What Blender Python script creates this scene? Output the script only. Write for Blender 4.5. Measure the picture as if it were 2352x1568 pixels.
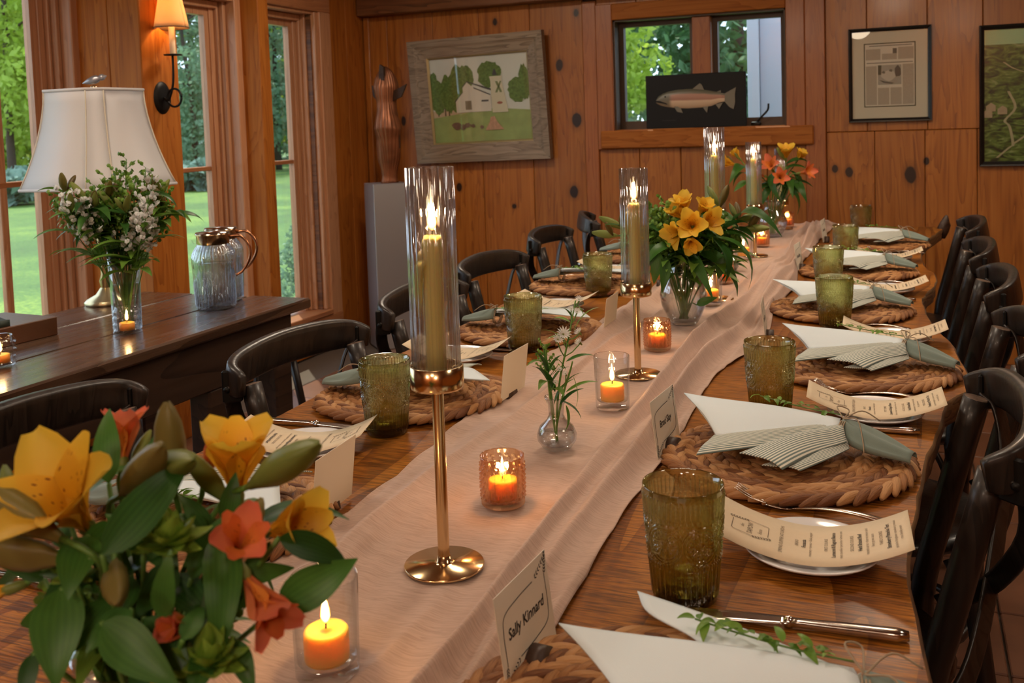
import bpy, bmesh, math, random
import numpy as np
from mathutils import Vector, Matrix

for o in list(bpy.data.objects):
    bpy.data.objects.remove(o, do_unlink=True)
SC = bpy.context.scene
COL = SC.collection
PI = math.pi
R = math.radians
rnd = random.Random(7)

# ---------------------------------------------------------------- camera
CAM_LOC = np.array([0.0, 0.0, 1.26])
CAM_R = np.array([[.9263, .3753, -.0329], [-.0055, -.0740, -.9972], [-.3767, .9239, -.0665]])
F_PX, PX, PY = 2250.0, 1176.0, 435.16
cd = bpy.data.cameras.new('camera')
cam = bpy.data.objects.new('camera', cd)
COL.objects.link(cam)
m3 = Matrix((CAM_R[0], -CAM_R[1], -CAM_R[2])).transposed()
cam.matrix_world = Matrix.Translation(CAM_LOC) @ m3.to_4x4()
cd.sensor_fit = 'HORIZONTAL'
cd.sensor_width = 36.0
cd.lens = F_PX / 2352 * 36.0
cd.shift_y = (PY - 784) / 2352
cd.clip_start = 0.02
cd.clip_end = 400
cd.dof.use_dof = True
cd.dof.focus_distance = 1.55
cd.dof.aperture_fstop = 11
SC.camera = cam

def at(u, v, depth):
    """world point at a distance in front of the camera, for placing blooms around a bouquet"""
    d = np.array([(u - PX) / F_PX, (v - PY) / F_PX, 1.0]) * depth
    return CAM_LOC + CAM_R.T @ d

# ---------------------------------------------------------------- sky, sun, exposure
SC.view_settings.view_transform = 'Standard'
SC.view_settings.look = 'None'
SC.view_settings.exposure = 0.2
SC.view_settings.gamma = 1.0
SC.view_settings.use_curve_mapping = False
cy = SC.cycles
cy.use_denoising = True
cy.use_adaptive_sampling = True
cy.adaptive_threshold = 0.06
cy.max_bounces = 8
cy.transparent_max_bounces = 24
cy.glossy_bounces = 4
cy.diffuse_bounces = 3
cy.transmission_bounces = 7
cy.sample_clamp_indirect = 4.0
cy.caustics_reflective = False
cy.caustics_refractive = False
world = bpy.data.worlds.new('sky')
SC.world = world
world.use_nodes = True
wb = world.node_tree.nodes['Background']
wb.inputs[0].default_value = (0.66, 0.82, 1.0, 1)
wb.inputs[1].default_value = 2.8
sl = bpy.data.lights.new('sun', 'SUN')
sl.energy = 6.0
sl.angle = R(0.6)
sl.color = (1.0, 0.93, 0.78)
sun = bpy.data.objects.new('sun', sl)
COL.objects.link(sun)
sun.rotation_euler = Vector((.33, -.36, -.87)).to_track_quat('-Z', 'Y').to_euler()

# ---------------------------------------------------------------- node helpers
def nn(nt, typ, ins=None, **attrs):
    n = nt.nodes.new('ShaderNode' + typ)
    for k, v in attrs.items():
        setattr(n, k, v)
    for k, v in (ins or {}).items():
        s = n.inputs[k]
        if hasattr(v, 'is_output') or isinstance(v, bpy.types.NodeSocket):
            nt.links.new(v, s)
        else:
            s.default_value = v
    return n

def ramp(nt, fac, stops, interp='LINEAR'):
    n = nt.nodes.new('ShaderNodeValToRGB')
    n.color_ramp.interpolation = interp
    el = n.color_ramp.elements
    while len(el) < len(stops):
        el.new(0.5)
    for e, (p, c) in zip(el, stops):
        e.position = p
        e.color = (*c, 1) if len(c) == 3 else c
    nt.links.new(fac, n.inputs[0])
    return n.outputs[0]

def mth(nt, op, a, b=None, c=None):
    n = nt.nodes.new('ShaderNodeMath')
    n.operation = op
    for i, v in enumerate((a, b, c)):
        if v is None:
            continue
        if isinstance(v, bpy.types.NodeSocket):
            nt.links.new(v, n.inputs[i])
        else:
            n.inputs[i].default_value = v
    return n.outputs[0]

def mixc(nt, fac, a, b, blend='MIX'):
    n = nt.nodes.new('ShaderNodeMix')
    n.data_type = 'RGBA'
    n.blend_type = blend
    for i, v in ((0, fac), (6, a), (7, b)):
        if isinstance(v, bpy.types.NodeSocket):
            nt.links.new(v, n.inputs[i])
        else:
            n.inputs[i].default_value = v if i == 0 else ((*v, 1) if len(v) == 3 else v)
    return n.outputs[2]

def newmat(name):
    m = bpy.data.materials.new(name)
    m.use_nodes = True
    nt = m.node_tree
    for n in list(nt.nodes):
        nt.nodes.remove(n)
    out = nt.nodes.new('ShaderNodeOutputMaterial')
    return m, nt, out

def vec(nt, scale=(1, 1, 1), rnd_off=True, coord='Object'):
    tc = nn(nt, 'TexCoord')
    v = tc.outputs[coord]
    if rnd_off:
        oi = nn(nt, 'ObjectInfo')
        mul = nn(nt, 'VectorMath', {0: (37.1, 17.3, 23.7)}, operation='SCALE')
        nt.links.new(oi.outputs['Random'], mul.inputs['Scale'])
        v = nn(nt, 'VectorMath', {0: v, 1: mul.outputs[0]}, operation='ADD').outputs[0]
    return nn(nt, 'VectorMath', {0: v, 1: scale}, operation='MULTIPLY').outputs[0]

def plain(name, col, rough=.5, metal=0., noise=.0, nscale=20., bump=0., bscale=60., sheen=0., sss=0., coat=0., spec=.5, trans=0., rvar=0.):
    m, nt, out = newmat(name)
    b = nn(nt, 'BsdfPrincipled')
    nt.links.new(b.outputs[0], out.inputs[0])
    c = (*col, 1)
    b.inputs['Base Color'].default_value = c
    b.inputs['Roughness'].default_value = rough
    b.inputs['Metallic'].default_value = metal
    b.inputs['Specular IOR Level'].default_value = spec
    if coat:
        b.inputs['Coat Weight'].default_value = coat
        b.inputs['Coat Roughness'].default_value = .12
    if sheen:
        b.inputs['Sheen Weight'].default_value = sheen
    if sss:
        b.inputs['Subsurface Weight'].default_value = sss
        b.inputs['Subsurface Radius'].default_value = (.045, .022, .007)
        b.inputs['Subsurface Scale'].default_value = 1.0
    col_s = None
    if noise:
        nz = nn(nt, 'TexNoise', {'Vector': vec(nt), 'Scale': nscale, 'Detail': 5.})
        f = mth(nt, 'MULTIPLY_ADD', nz.outputs[0], 2 * noise, 1 - noise)
        col_s = mixc(nt, 1., c, nn(nt, 'CombineColor', {0: f, 1: f, 2: f}).outputs[0], 'MULTIPLY')
    if rvar:
        oi = nn(nt, 'ObjectInfo')
        f = mth(nt, 'MULTIPLY_ADD', oi.outputs['Random'], 2 * rvar, 1 - rvar)
        col_s = mixc(nt, 1., col_s if col_s else c, nn(nt, 'CombineColor', {0: f, 1: f, 2: f}).outputs[0], 'MULTIPLY')
    if col_s:
        nt.links.new(col_s, b.inputs['Base Color'])
    if bump:
        nz = nn(nt, 'TexNoise', {'Vector': vec(nt), 'Scale': bscale, 'Detail': 4.})
        bp = nn(nt, 'Bump', {'Height': nz.outputs[0], 'Strength': bump, 'Distance': .002})
        nt.links.new(bp.outputs[0], b.inputs['Normal'])
    if trans:
        t = nn(nt, 'BsdfTranslucent', {0: c})
        if col_s:
            nt.links.new(col_s, t.inputs[0])
        mx = nn(nt, 'MixShader', {0: trans, 1: b.outputs[0], 2: t.outputs[0]})
        nt.links.new(mx.outputs[0], out.inputs[0])
    return m

def wood(name, cols, axis=2, gs=1.0, rough=.4, coat=.0, knots=None, rvar=.12, bump=.15, ring=.5, chat=None, auto_knots=0., spec=.5):
    """cols: dark, mid, light; grain runs along `axis`"""
    m, nt, out = newmat(name)
    b = nn(nt, 'BsdfPrincipled', {'Roughness': rough, 'Specular IOR Level': spec, 'Coat Weight': coat, 'Coat Roughness': .15})
    nt.links.new(b.outputs[0], out.inputs[0])
    sc = [9., 9., 9.]
    sc[axis] = .9
    fine = [70., 70., 70.]
    fine[axis] = 2.2
    v1 = vec(nt, [s * gs for s in sc])
    v2 = vec(nt, [s * gs for s in fine])
    n1 = nn(nt, 'TexNoise', {'Vector': v1, 'Scale': 1., 'Detail': 3., 'Distortion': .6})
    n2 = nn(nt, 'TexNoise', {'Vector': v2, 'Scale': 1., 'Detail': 3.})
    rings = mth(nt, 'FRACT', mth(nt, 'MULTIPLY', n1.outputs[0], 9.))
    rings = mth(nt, 'POWER', rings, 2.2)
    f = mth(nt, 'ADD', mth(nt, 'MULTIPLY', n2.outputs[0], 1 - ring), mth(nt, 'MULTIPLY', mth(nt, 'SUBTRACT', 1., rings), ring))
    c = ramp(nt, f, [(.12, cols[0]), (.5, cols[1]), (.88, cols[2])])
    if auto_knots:
        ks = [2.6, 2.6, 2.6]
        ks[axis] = 1.5
        vo = nn(nt, 'TexVoronoi', {'Vector': vec(nt, ks), 'Scale': 1., 'Randomness': 1.})
        nv = nn(nt, 'TexNoise', {'Vector': vec(nt), 'Scale': 14.})
        dd = mth(nt, 'ADD', vo.outputs['Distance'], mth(nt, 'MULTIPLY_ADD', nv.outputs[0], .08, -.04))
        c = mixc(nt, ramp(nt, dd, [(auto_knots * .55, (1, 1, 1)), (auto_knots, (0, 0, 0))]), c, [x * .35 for x in cols[0]])
    if knots:
        tc = nn(nt, 'TexCoord').outputs['Object']
        nz = nn(nt, 'TexNoise', {'Vector': tc, 'Scale': 18.})
        for (kx, ky, kz, r, el) in knots:
            dv = nn(nt, 'VectorMath', {0: tc, 1: (kx, ky, kz)}, operation='SUBTRACT').outputs[0]
            dv = nn(nt, 'VectorMath', {0: dv, 1: (1 / r if axis != 0 else 1 / r / el, 1 / r if axis == 0 else (0 if ky > 5 else 1 / r), 1 / r / el)}, operation='MULTIPLY').outputs[0]
            ln = nn(nt, 'VectorMath', {0: dv}, operation='LENGTH').outputs['Value']
            ln = mth(nt, 'ADD', ln, mth(nt, 'MULTIPLY_ADD', nz.outputs[0], .6, -.3))
            c = mixc(nt, ramp(nt, mth(nt, 'MULTIPLY', ln, .5), [(.44, (1, 1, 1)), (.56, (.30, .30, .30)), (.95, (0, 0, 0))]), c, [x * .16 for x in cols[0]])
    oi = nn(nt, 'ObjectInfo')
    fr = mth(nt, 'MULTIPLY_ADD', oi.outputs['Random'], 2 * rvar, 1 - rvar)
    c = mixc(nt, 1., c, nn(nt, 'CombineColor', {0: fr, 1: fr, 2: fr}).outputs[0], 'MULTIPLY')
    h = f
    if chat:
        cv = vec(nt, chat)
        cn = nn(nt, 'TexNoise', {'Vector': cv, 'Scale': 1., 'Detail': 2., 'Distortion': .4})
        c = mixc(nt, .8, c, mixc(nt, 1., c, ramp(nt, cn.outputs[0], [(.38, (.38, .33, .28)), (.6, (1.45, 1.4, 1.3))]), 'MULTIPLY'))
        h = mth(nt, 'ADD', mth(nt, 'MULTIPLY', f, .3), cn.outputs[0])
    nt.links.new(c, b.inputs['Base Color'])
    bp = nn(nt, 'Bump', {'Height': h, 'Strength': bump, 'Distance': .002})
    nt.links.new(bp.outputs[0], b.inputs['Normal'])
    nt.links.new(mth(nt, 'MULTIPLY_ADD', n2.outputs[0], .2, rough - .1), b.inputs['Roughness'])
    return m

def thin_glass(name, tint, edge, rough=.02, ior=1.45, zdark=None, power=2.0, bumpsc=None, gloss=1.0):
    """thin walls of glass: light passes tinted, more strongly where the wall is seen edge on"""
    m, nt, out = newmat(name)
    lw = nn(nt, 'LayerWeight', {0: .5})
    e = mth(nt, 'POWER', lw.outputs['Facing'], power)
    c = mixc(nt, e, tint, edge)
    if zdark:
        tc = nn(nt, 'TexCoord')
        z = nn(nt, 'SeparateXYZ', {0: tc.outputs['Object']}).outputs[2]
        fz = nn(nt, 'MapRange', {0: z, 1: zdark[0], 2: zdark[1], 3: 1., 4: 0.}).outputs[0]
        c = mixc(nt, fz, c, mixc(nt, 1., c, zdark[2], 'MULTIPLY'))
    t = nn(nt, 'BsdfTransparent', {0: c})
    g = nn(nt, 'BsdfGlossy', {0: (gloss, gloss, gloss, 1), 'Roughness': rough})
    bf = nn(nt, 'NewGeometry').outputs['Backfacing']
    fr = nn(nt, 'Fresnel', {0: nn(nt, 'MapRange', {0: bf, 1: 0., 2: 1., 3: ior, 4: 1 / ior}).outputs[0]})
    if bumpsc:
        nz = nn(nt, 'TexNoise', {'Vector': vec(nt), 'Scale': bumpsc})
        bp = nn(nt, 'Bump', {'Height': nz.outputs[0], 'Strength': .4, 'Distance': .001})
        for n in (g, fr):
            nt.links.new(bp.outputs[0], n.inputs['Normal'])
    mx = nn(nt, 'MixShader', {0: fr.outputs[0], 1: t.outputs[0], 2: g.outputs[0]})
    nt.links.new(mx.outputs[0], out.inputs[0])
    return m

def cast_glass(name, tint, edge, share=.5, ior=1.4, rough=.02, power=1.5, zdark=None, sheen=.25):
    """cast glass: part straight see-through, part refracted by the relief"""
    m, nt, out = newmat(name)
    lw = nn(nt, 'LayerWeight', {0: .5})
    c = mixc(nt, mth(nt, 'POWER', lw.outputs['Facing'], power), tint, edge)
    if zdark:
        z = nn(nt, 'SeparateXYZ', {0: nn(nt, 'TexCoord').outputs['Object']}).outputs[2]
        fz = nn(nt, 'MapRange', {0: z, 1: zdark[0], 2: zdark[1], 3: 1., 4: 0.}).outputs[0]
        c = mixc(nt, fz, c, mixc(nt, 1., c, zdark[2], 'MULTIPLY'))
    t = nn(nt, 'BsdfTransparent', {0: c})
    g = nn(nt, 'BsdfGlass', {0: c, 'Roughness': rough, 'IOR': ior})
    mx = nn(nt, 'MixShader', {0: share, 1: t.outputs[0], 2: g.outputs[0]})
    gl = nn(nt, 'BsdfGlossy', {0: (1, 1, 1, 1), 'Roughness': .07})
    fs = ramp(nt, lw.outputs['Facing'], [(0., (.03,) * 3), (.25, (sheen * .35,) * 3), (.7, (sheen,) * 3), (1., (.55,) * 3)])
    m2 = nn(nt, 'MixShader', {0: fs, 1: mx.outputs[0], 2: gl.outputs[0]})
    nt.links.new(m2.outputs[0], out.inputs[0])
    return m

def emit(name, col, st, col2=None, z0=0, z1=1):
    m, nt, out = newmat(name)
    e = nn(nt, 'Emission', {0: (*col, 1), 1: st})
    if col2:
        z = nn(nt, 'SeparateXYZ', {0: nn(nt, 'TexCoord').outputs['Object']}).outputs[2]
        f = nn(nt, 'MapRange', {0: z, 1: z0, 2: z1}).outputs[0]
        nt.links.new(mixc(nt, f, col, col2), e.inputs[0])
    nt.links.new(e.outputs[0], out.inputs[0])
    return m

# ---------------------------------------------------------------- mesh helpers
def mesh(name, V, F, mat=None, smooth=True, uv=None):
    me = bpy.data.meshes.new(name)
    me.from_pydata([tuple(map(float, v)) for v in V], [], F)
    if uv is not None:
        l = me.uv_layers.new(name='UVMap')
        idx = np.empty(len(me.loops), np.int32)
        me.loops.foreach_get('vertex_index', idx)
        l.data.foreach_set('uv', np.asarray(uv, np.float32)[idx].ravel())
    if smooth:
        me.polygons.foreach_set('use_smooth', [True] * len(me.polygons))
    if mat:
        for mm in (mat if isinstance(mat, (list, tuple)) else [mat]):
            me.materials.append(mm)
    me.update()
    return me

KIDS = {}
def inst(name, me, parent=None, loc=(0, 0, 0), rot=(0, 0, 0), sc=None):
    o = bpy.data.objects.new(name, me)
    COL.objects.link(o)
    o.location = loc
    o.rotation_euler = rot
    if sc:
        o.scale = (sc, sc, sc) if isinstance(sc, (int, float)) else sc
    if parent:
        o.parent = parent
        KIDS.setdefault(parent.name, []).append(o)
    return o

def obj(name, VF, mat, parent=None, smooth=True, loc=(0, 0, 0), rot=(0, 0, 0), uv=None):
    return inst(name, mesh(name, VF[0], VF[1], mat, smooth, uv), parent, loc, rot)

def tag(o, label=None, cat=None, group=None, kind=None):
    if label: o['label'] = label
    if cat: o['category'] = cat
    if group: o['group'] = group
    if kind: o['kind'] = kind
    return o

def thing(name, label, cat, loc=(0, 0, 0), rz=0, group=None):
    o = inst(name, None, None, loc, (0, 0, rz))
    o.empty_display_size = .05
    return tag(o, label, cat, group)

def struct(name, VF, mat, parent=None, smooth=False):
    return tag(obj(name, VF, mat, parent, smooth), kind='structure') if not parent else obj(name, VF, mat, parent, smooth)

def copy_tree(o, parent=None, loc=None, rz=None, label=None):
    c = o.copy()
    COL.objects.link(c)
    c.parent = parent
    if parent:
        KIDS.setdefault(parent.name, []).append(c)
    if loc is not None: c.location = loc
    if rz is not None: c.rotation_euler = (0, 0, rz)
    if label: c['label'] = label
    for ch in list(KIDS.get(o.name, [])):
        copy_tree(ch, c)
    return c

def join(*parts):
    V, F = [], []
    for v, f in parts:
        n = len(V)
        V += [tuple(p) for p in v]
        F += [[i + n for i in q] for q in f]
    return V, F

def xf(VF, loc=(0, 0, 0), M=None, sc=1.0):
    V = np.asarray(VF[0], float) * sc
    if M is not None:
        V = V @ np.asarray(M, float).T
    return [tuple(p) for p in V + np.asarray(loc, float)], VF[1]

def rotm(rx=0, ry=0, rz=0):
    return np.array(Matrix.Rotation(rz, 3, 'Z') @ Matrix.Rotation(ry, 3, 'Y') @ Matrix.Rotation(rx, 3, 'X'))

def lookm(d, up=(0, 0, 1), axis='Y'):
    """matrix whose local Y (or Z) points along d"""
    d = Vector(d).normalized()
    up = Vector(up)
    if abs(d.dot(up)) > .98:
        up = Vector((1, 0, .02)) if abs(d.x) < .9 else Vector((0, 1, 0))
    x = d.cross(up).normalized()
    z = x.cross(d).normalized()
    if axis == 'Y':
        return np.array(Matrix((x, d, z)).transposed())
    return np.array(Matrix((x, -z, d)).transposed()) if False else np.array(Matrix((x, d.cross(x), d)).transposed())

def box(x0, x1, y0, y1, z0, z1, b=0.0):
    if b <= 0:
        V = [(x, y, z) for z in (z0, z1) for y in (y0, y1) for x in (x0, x1)]
        return V, [[0, 2, 3, 1], [4, 5, 7, 6], [0, 1, 5, 4], [2, 6, 7, 3], [0, 4, 6, 2], [1, 3, 7, 5]]
    c = ((x0, x1), (y0, y1), (z0, z1))
    ins = ((x0 + b, x1 - b), (y0 + b, y1 - b), (z0 + b, z1 - b))
    V, I = [], {}
    for s in [(i, j, k) for i in (0, 1) for j in (0, 1) for k in (0, 1)]:
        for a in range(3):
            I[(s, a)] = len(V)
            V.append(tuple(c[q][s[q]] if q == a else ins[q][s[q]] for q in range(3)))
    F = []
    ctr = np.array([(x0 + x1) / 2, (y0 + y1) / 2, (z0 + z1) / 2])
    def add(q):
        p = [np.array(V[i]) for i in q]
        nrm = np.cross(p[1] - p[0], p[2] - p[0])
        F.append(q if np.dot(nrm, sum(p) / len(p) - ctr) > 0 else q[::-1])
    for a in range(3):
        u, w = [q for q in range(3) if q != a]
        for sg in (0, 1):
            q = []
            for (su, sw) in ((0, 0), (1, 0), (1, 1), (0, 1)):
                s = [0, 0, 0]; s[a] = sg; s[u] = su; s[w] = sw
                q.append(I[(tuple(s), a)])
            add(q)
        for su in (0, 1):
            for sw in (0, 1):
                s0 = [0, 0, 0]; s1 = [0, 0, 0]
                s0[u] = s1[u] = su; s0[w] = s1[w] = sw; s1[a] = 1
                add([I[(tuple(s0), u)], I[(tuple(s1), u)], I[(tuple(s1), w)], I[(tuple(s0), w)]])
    for s in [(i, j, k) for i in (0, 1) for j in (0, 1) for k in (0, 1)]:
        add([I[(s, 0)], I[(s, 1)], I[(s, 2)]])
    return V, F

def lathe(prof, n=32, cap=(False, False), disp=None):
    V, F = [], []
    for (r, z) in prof:
        for i in range(n):
            a = 2 * PI * i / n
            rr = r + (disp(a, r, z) if disp else 0)
            V.append((rr * math.cos(a), rr * math.sin(a), z))
    for j in range(len(prof) - 1):
        for i in range(n):
            k = (i + 1) % n
            F.append([j * n + i, j * n + k, (j + 1) * n + k, (j + 1) * n + i])
    if cap[0]: F.append(list(range(n))[::-1])
    if cap[1]: F.append([(len(prof) - 1) * n + i for i in range(n)])
    return V, F

def tube(pts, rad, n=8, cap=True, flat=None):
    """flat=(w,h): rectangular-ish section instead of round; pts may be dense already"""
    P_ = [Vector(p) for p in pts]
    V, F = [], []
    up = None
    N = len(P_)
    for i, p in enumerate(P_):
        t = (P_[min(i + 1, N - 1)] - P_[max(i - 1, 0)]).normalized()
        if up is None:
            up = Vector((0, 0, 1)) if abs(t.z) < .9 else Vector((1, 0, 0))
        up = (up - t * up.dot(t)).normalized()
        s = t.cross(up).normalized()
        r = rad[i] if isinstance(rad, (list, tuple)) else rad
        for k in range(n):
            a = 2 * PI * (k + .5) / n
            ca, sa = math.cos(a), math.sin(a)
            if flat:
                ca = math.copysign(abs(ca) ** .35, ca) * flat[0]
                sa = math.copysign(abs(sa) ** .35, sa) * flat[1]
                V.append(p + s * (ca * r) + up * (sa * r))
            else:
                V.append(p + s * (ca * r) + up * (sa * r))
    for i in range(N - 1):
        for k in range(n):
            l = (k + 1) % n
            F.append([i * n + k, i * n + l, (i + 1) * n + l, (i + 1) * n + k])
    if cap:
        F.append(list(range(n))[::-1])
        F.append([(N - 1) * n + k for k in range(n)])
    return [tuple(v) for v in V], F

def bez(pts, n=12):
    """Catmull-Rom through points"""
    P_ = [np.array(p, float) for p in pts]
    P_ = [2 * P_[0] - P_[1]] + P_ + [2 * P_[-1] - P_[-2]]
    out = []
    segs = len(P_) - 3
    for s in range(segs):
        a, b, c, d = P_[s:s + 4]
        m = max(2, n // segs)
        for k in range(m + (1 if s == segs - 1 else 0)):
            t = k / m
            out.append(.5 * (2 * b + (c - a) * t + (2 * a - 5 * b + 4 * c - d) * t * t + (3 * b - a - 3 * c + d) * t ** 3))
    return [tuple(p) for p in out]

def grid(fn, nu, nv):
    V, UV, F = [], [], []
    for j in range(nv + 1):
        for i in range(nu + 1):
            V.append(fn(i / nu, j / nv))
            UV.append((i / nu, j / nv))
    w = nu + 1
    for j in range(nv):
        for i in range(nu):
            F.append([j * w + i, j * w + i + 1, (j + 1) * w + i + 1, (j + 1) * w + i])
    return V, F, UV

def solid(VF, t):
    """give a sheet a thickness t (downwards along vertex normals)"""
    V, F = VF[0], VF[1]
    me = bpy.data.meshes.new('tmp')
    me.from_pydata([tuple(v) for v in V], [], F)
    me.update()
    N = np.empty(len(V) * 3, np.float32)
    me.vertices.foreach_get('normal', N)
    bpy.data.meshes.remove(me)
    V = np.asarray(V, float)
    W_ = V - N.reshape(-1, 3) * t
    n = len(V)
    cnt = {}
    for q in F:
        for a, b in zip(q, q[1:] + q[:1]):
            cnt[(a, b)] = 1
    G = [list(q) for q in F] + [[i + n for i in q[::-1]] for q in F]
    for (a, b) in cnt:
        if (b, a) not in cnt:
            G.append([b, a, a + n, b + n])
    return [tuple(p) for p in np.vstack([V, W_])], G

def prism(poly, y0, y1):
    """polygon in x,z extruded along y"""
    n = len(poly)
    V = [(x, y0, z) for x, z in poly] + [(x, y1, z) for x, z in poly]
    F = [list(range(n)), [n + i for i in range(n)][::-1]] + [[i, i + n, (i + 1) % n + n, (i + 1) % n] for i in range(n)]
    return V, F

def text_vf(s, size, offset=0.0, align='CENTER', shear=0.):
    c = bpy.data.curves.new('t', 'FONT')
    c.body = s
    c.size = size
    c.align_x = align
    c.align_y = 'CENTER'
    c.resolution_u = 2
    c.offset = offset
    c.shear = shear
    o = bpy.data.objects.new('t', c)
    COL.objects.link(o)
    dg = bpy.context.evaluated_depsgraph_get()
    me = o.evaluated_get(dg).to_mesh()
    V = [tuple(v.co) for v in me.vertices]
    F = [list(p.vertices) for p in me.polygons]
    o.evaluated_get(dg).to_mesh_clear()
    bpy.data.objects.remove(o)
    bpy.data.curves.remove(c)
    return V, F
# ---------------------------------------------------------------- materials
PINE = [(.13, .033, .005), (.32, .103, .014), (.42, .155, .026)]
m_pine_b = wood('pine_back_wall', PINE, 2, 1.0, .42, .1, rvar=.12, ring=.28,
                knots=[(-1.75, 5.3, 1.273, .028, 1.5), (-1.78, 5.3, .864, .026, 1.3), (-.359, 5.3, .975, .016, 1.3), (-.291, 5.3, .958, .018, 1.5),
                       (.002, 5.3, .944, .026, 1.7), (-1.737, 5.3, 1.871, .014, 1.6), (-2.233, 5.3, 1.857, .013, 1.6), (-1.845, 5.3, 1.585, .022, 1.5),
                       (-2.501, 5.3, .894, .016, 1.5), (.075, 5.3, 1.008, .012, 1.5), (-2.86, 5.3, 1.3, .015, 2.), (-2.15, 5.3, .78, .014, 1.)])
m_pine_l = wood('pine_left_wall', [(.16, .038, .005), (.36, .108, .014), (.46, .16, .026)], 2, 1.0, .6, .0, spec=.2, rvar=.08, ring=.28, auto_knots=.07)
m_trim = wood('pine_window_trim', [(.30, .125, .058), (.46, .215, .105), (.54, .275, .145)], 2, 1.2, .45, .1, rvar=.08, ring=.3)
m_trim_y = wood('pine_sill', [(.25, .085, .032), (.37, .145, .058), (.44, .19, .08)], 1, 1.2, .4, .2, rvar=.06, ring=.3)
m_trim_x = wood('pine_back_trim', [(.16, .044, .008), (.30, .097, .018), (.38, .137, .029)], 0, 1.2, .6, .0, spec=.15, rvar=.06, ring=.3)
m_trim_bz = wood('pine_back_casing', [(.16, .040, .009), (.28, .085, .021), (.35, .12, .032)], 2, 1.2, .42, .1, rvar=.06, ring=.3)
m_beam = wood('dark_beam', [(.05, .018, .007), (.13, .045, .014), (.2, .075, .025)], 0, .8, .5, rvar=.05)
m_dark_jamb = plain('dark_jamb', (.06, .032, .015), .5, noise=.3)
m_ceil = wood('ceiling_pine', [(.16, .055, .02), (.30, .12, .045), (.38, .17, .07)], 1, .8, .55)
m_floor = plain('terracotta_tile', (.17, .07, .036), .35, noise=.35, nscale=9., rvar=.12)
m_grout = plain('grout', (.10, .07, .05), .9)
m_table = wood('live_edge_slab', [(.115, .033, .003), (.24, .080, .008), (.335, .128, .018)], 1, .55, .46, .05, rvar=0, ring=.5, chat=(20., 330., 20.), bump=.8, spec=.2)
m_bark = wood('live_edge_bark', [(.06, .03, .012), (.14, .07, .025), (.24, .13, .05)], 1, 1.5, .7, rvar=0, bump=.8)
m_side = wood('dark_oak_top', [(.03, .015, .009), (.07, .036, .021), (.115, .065, .040)], 1, .8, .27, .5, rvar=.12, ring=.4, bump=.3)
m_side2 = wood('dark_oak_apron', [(.012, .006, .004), (.03, .014, .008), (.05, .025, .014)], 1, .8, .45, .1, rvar=.1, bump=.3)
m_chair = wood('black_stained_elm', [(.005, .0035, .0026), (.013, .0085, .0065), (.026, .017, .0125)], 2, 1.6, .42, .12, rvar=.15, ring=.5, bump=.25)
m_endg = wood('cut_end_grain', [(.04, .022, .014), (.16, .10, .07), (.22, .15, .11)], 0, 3.0, .5, rvar=.1)
m_iron = plain('black_iron', (.012, .011, .010), .45, .6, bump=.2)
m_brass = plain('polished_gold', (.74, .54, .30), .17, 1., noise=.05)
m_rosegold = plain('copper_handle', (.62, .30, .16), .2, 1.)
m_steel = plain('polished_steel', (.62, .58, .54), .17, 1.)
m_ped = plain('brushed_aluminium', (.46, .47, .50), .42, .8, bump=.1)
m_china = plain('white_china', (.80, .80, .82), .12, coat=.5)
m_paper = plain('cream_menu_paper', (.72, .59, .41), .7, noise=.04, nscale=200)
m_card = plain('ivory_card_stock', (.84, .79, .66), .7)
m_ink = plain('black_ink', (.03, .024, .02), .7)
m_ink2 = plain('soft_grey_ink', (.16, .115, .075), .7)
m_wax_t = plain('ivory_taper_wax', (1.0, .79, .32), .45, sss=.5)
m_wax_v = plain('amber_votive_wax', (.95, .44, .07), .4, sss=.6)
m_wick = plain('burnt_wick', (.01, .008, .006), .9)
def flame_mat():
    m, nt, out = newmat('candle_flame')
    lw = nn(nt, 'LayerWeight', {0: .35})
    z = nn(nt, 'SeparateXYZ', {0: nn(nt, 'TexCoord').outputs['Object']}).outputs[2]
    low = nn(nt, 'MapRange', {0: z, 1: -.003, 2: .006}).outputs[0]
    c = ramp(nt, lw.outputs['Facing'], [(.15, (1., .86, .52)), (.45, (1., .55, .12)), (.8, (.9, .22, .02))])
    c = mixc(nt, low, (.55, .16, .03), c)
    e = nn(nt, 'Emission', {0: c, 1: 7.})
    nt.links.new(e.outputs[0], out.inputs[0])
    return m
m_flame = flame_mat()
m_glass = thin_glass('clear_glass', (.985, .985, .985), (.70, .73, .76))
m_flute = cast_glass('fluted_glass', (.99, .992, .995), (.80, .84, .92), .22, 1.45, .015, 1.0, None, .42)
m_vase = cast_glass('clear_vase_glass', (.99, .99, .99), (.66, .70, .74), .10, 1.4, .02, 1.6, None, .35)
m_pitch = cast_glass('ribbed_pitcher_glass', (.99, .992, .994), (.72, .77, .83), .12, 1.4, .02, 1.0, None, .4)
m_pane = thin_glass('window_pane', (.98, .99, .98), (.85, .92, .9), rough=.0)
m_peach = cast_glass('peach_hobnail_glass', (.995, .89, .77), (.93, .65, .43), .25, 1.4, .03, 1.0, None, .2)
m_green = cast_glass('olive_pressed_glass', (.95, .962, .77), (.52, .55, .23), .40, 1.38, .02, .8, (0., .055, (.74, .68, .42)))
m_water = thin_glass('water', (.93, .95, .96), (.55, .60, .66), ior=1.2)
m_rope = None
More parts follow.
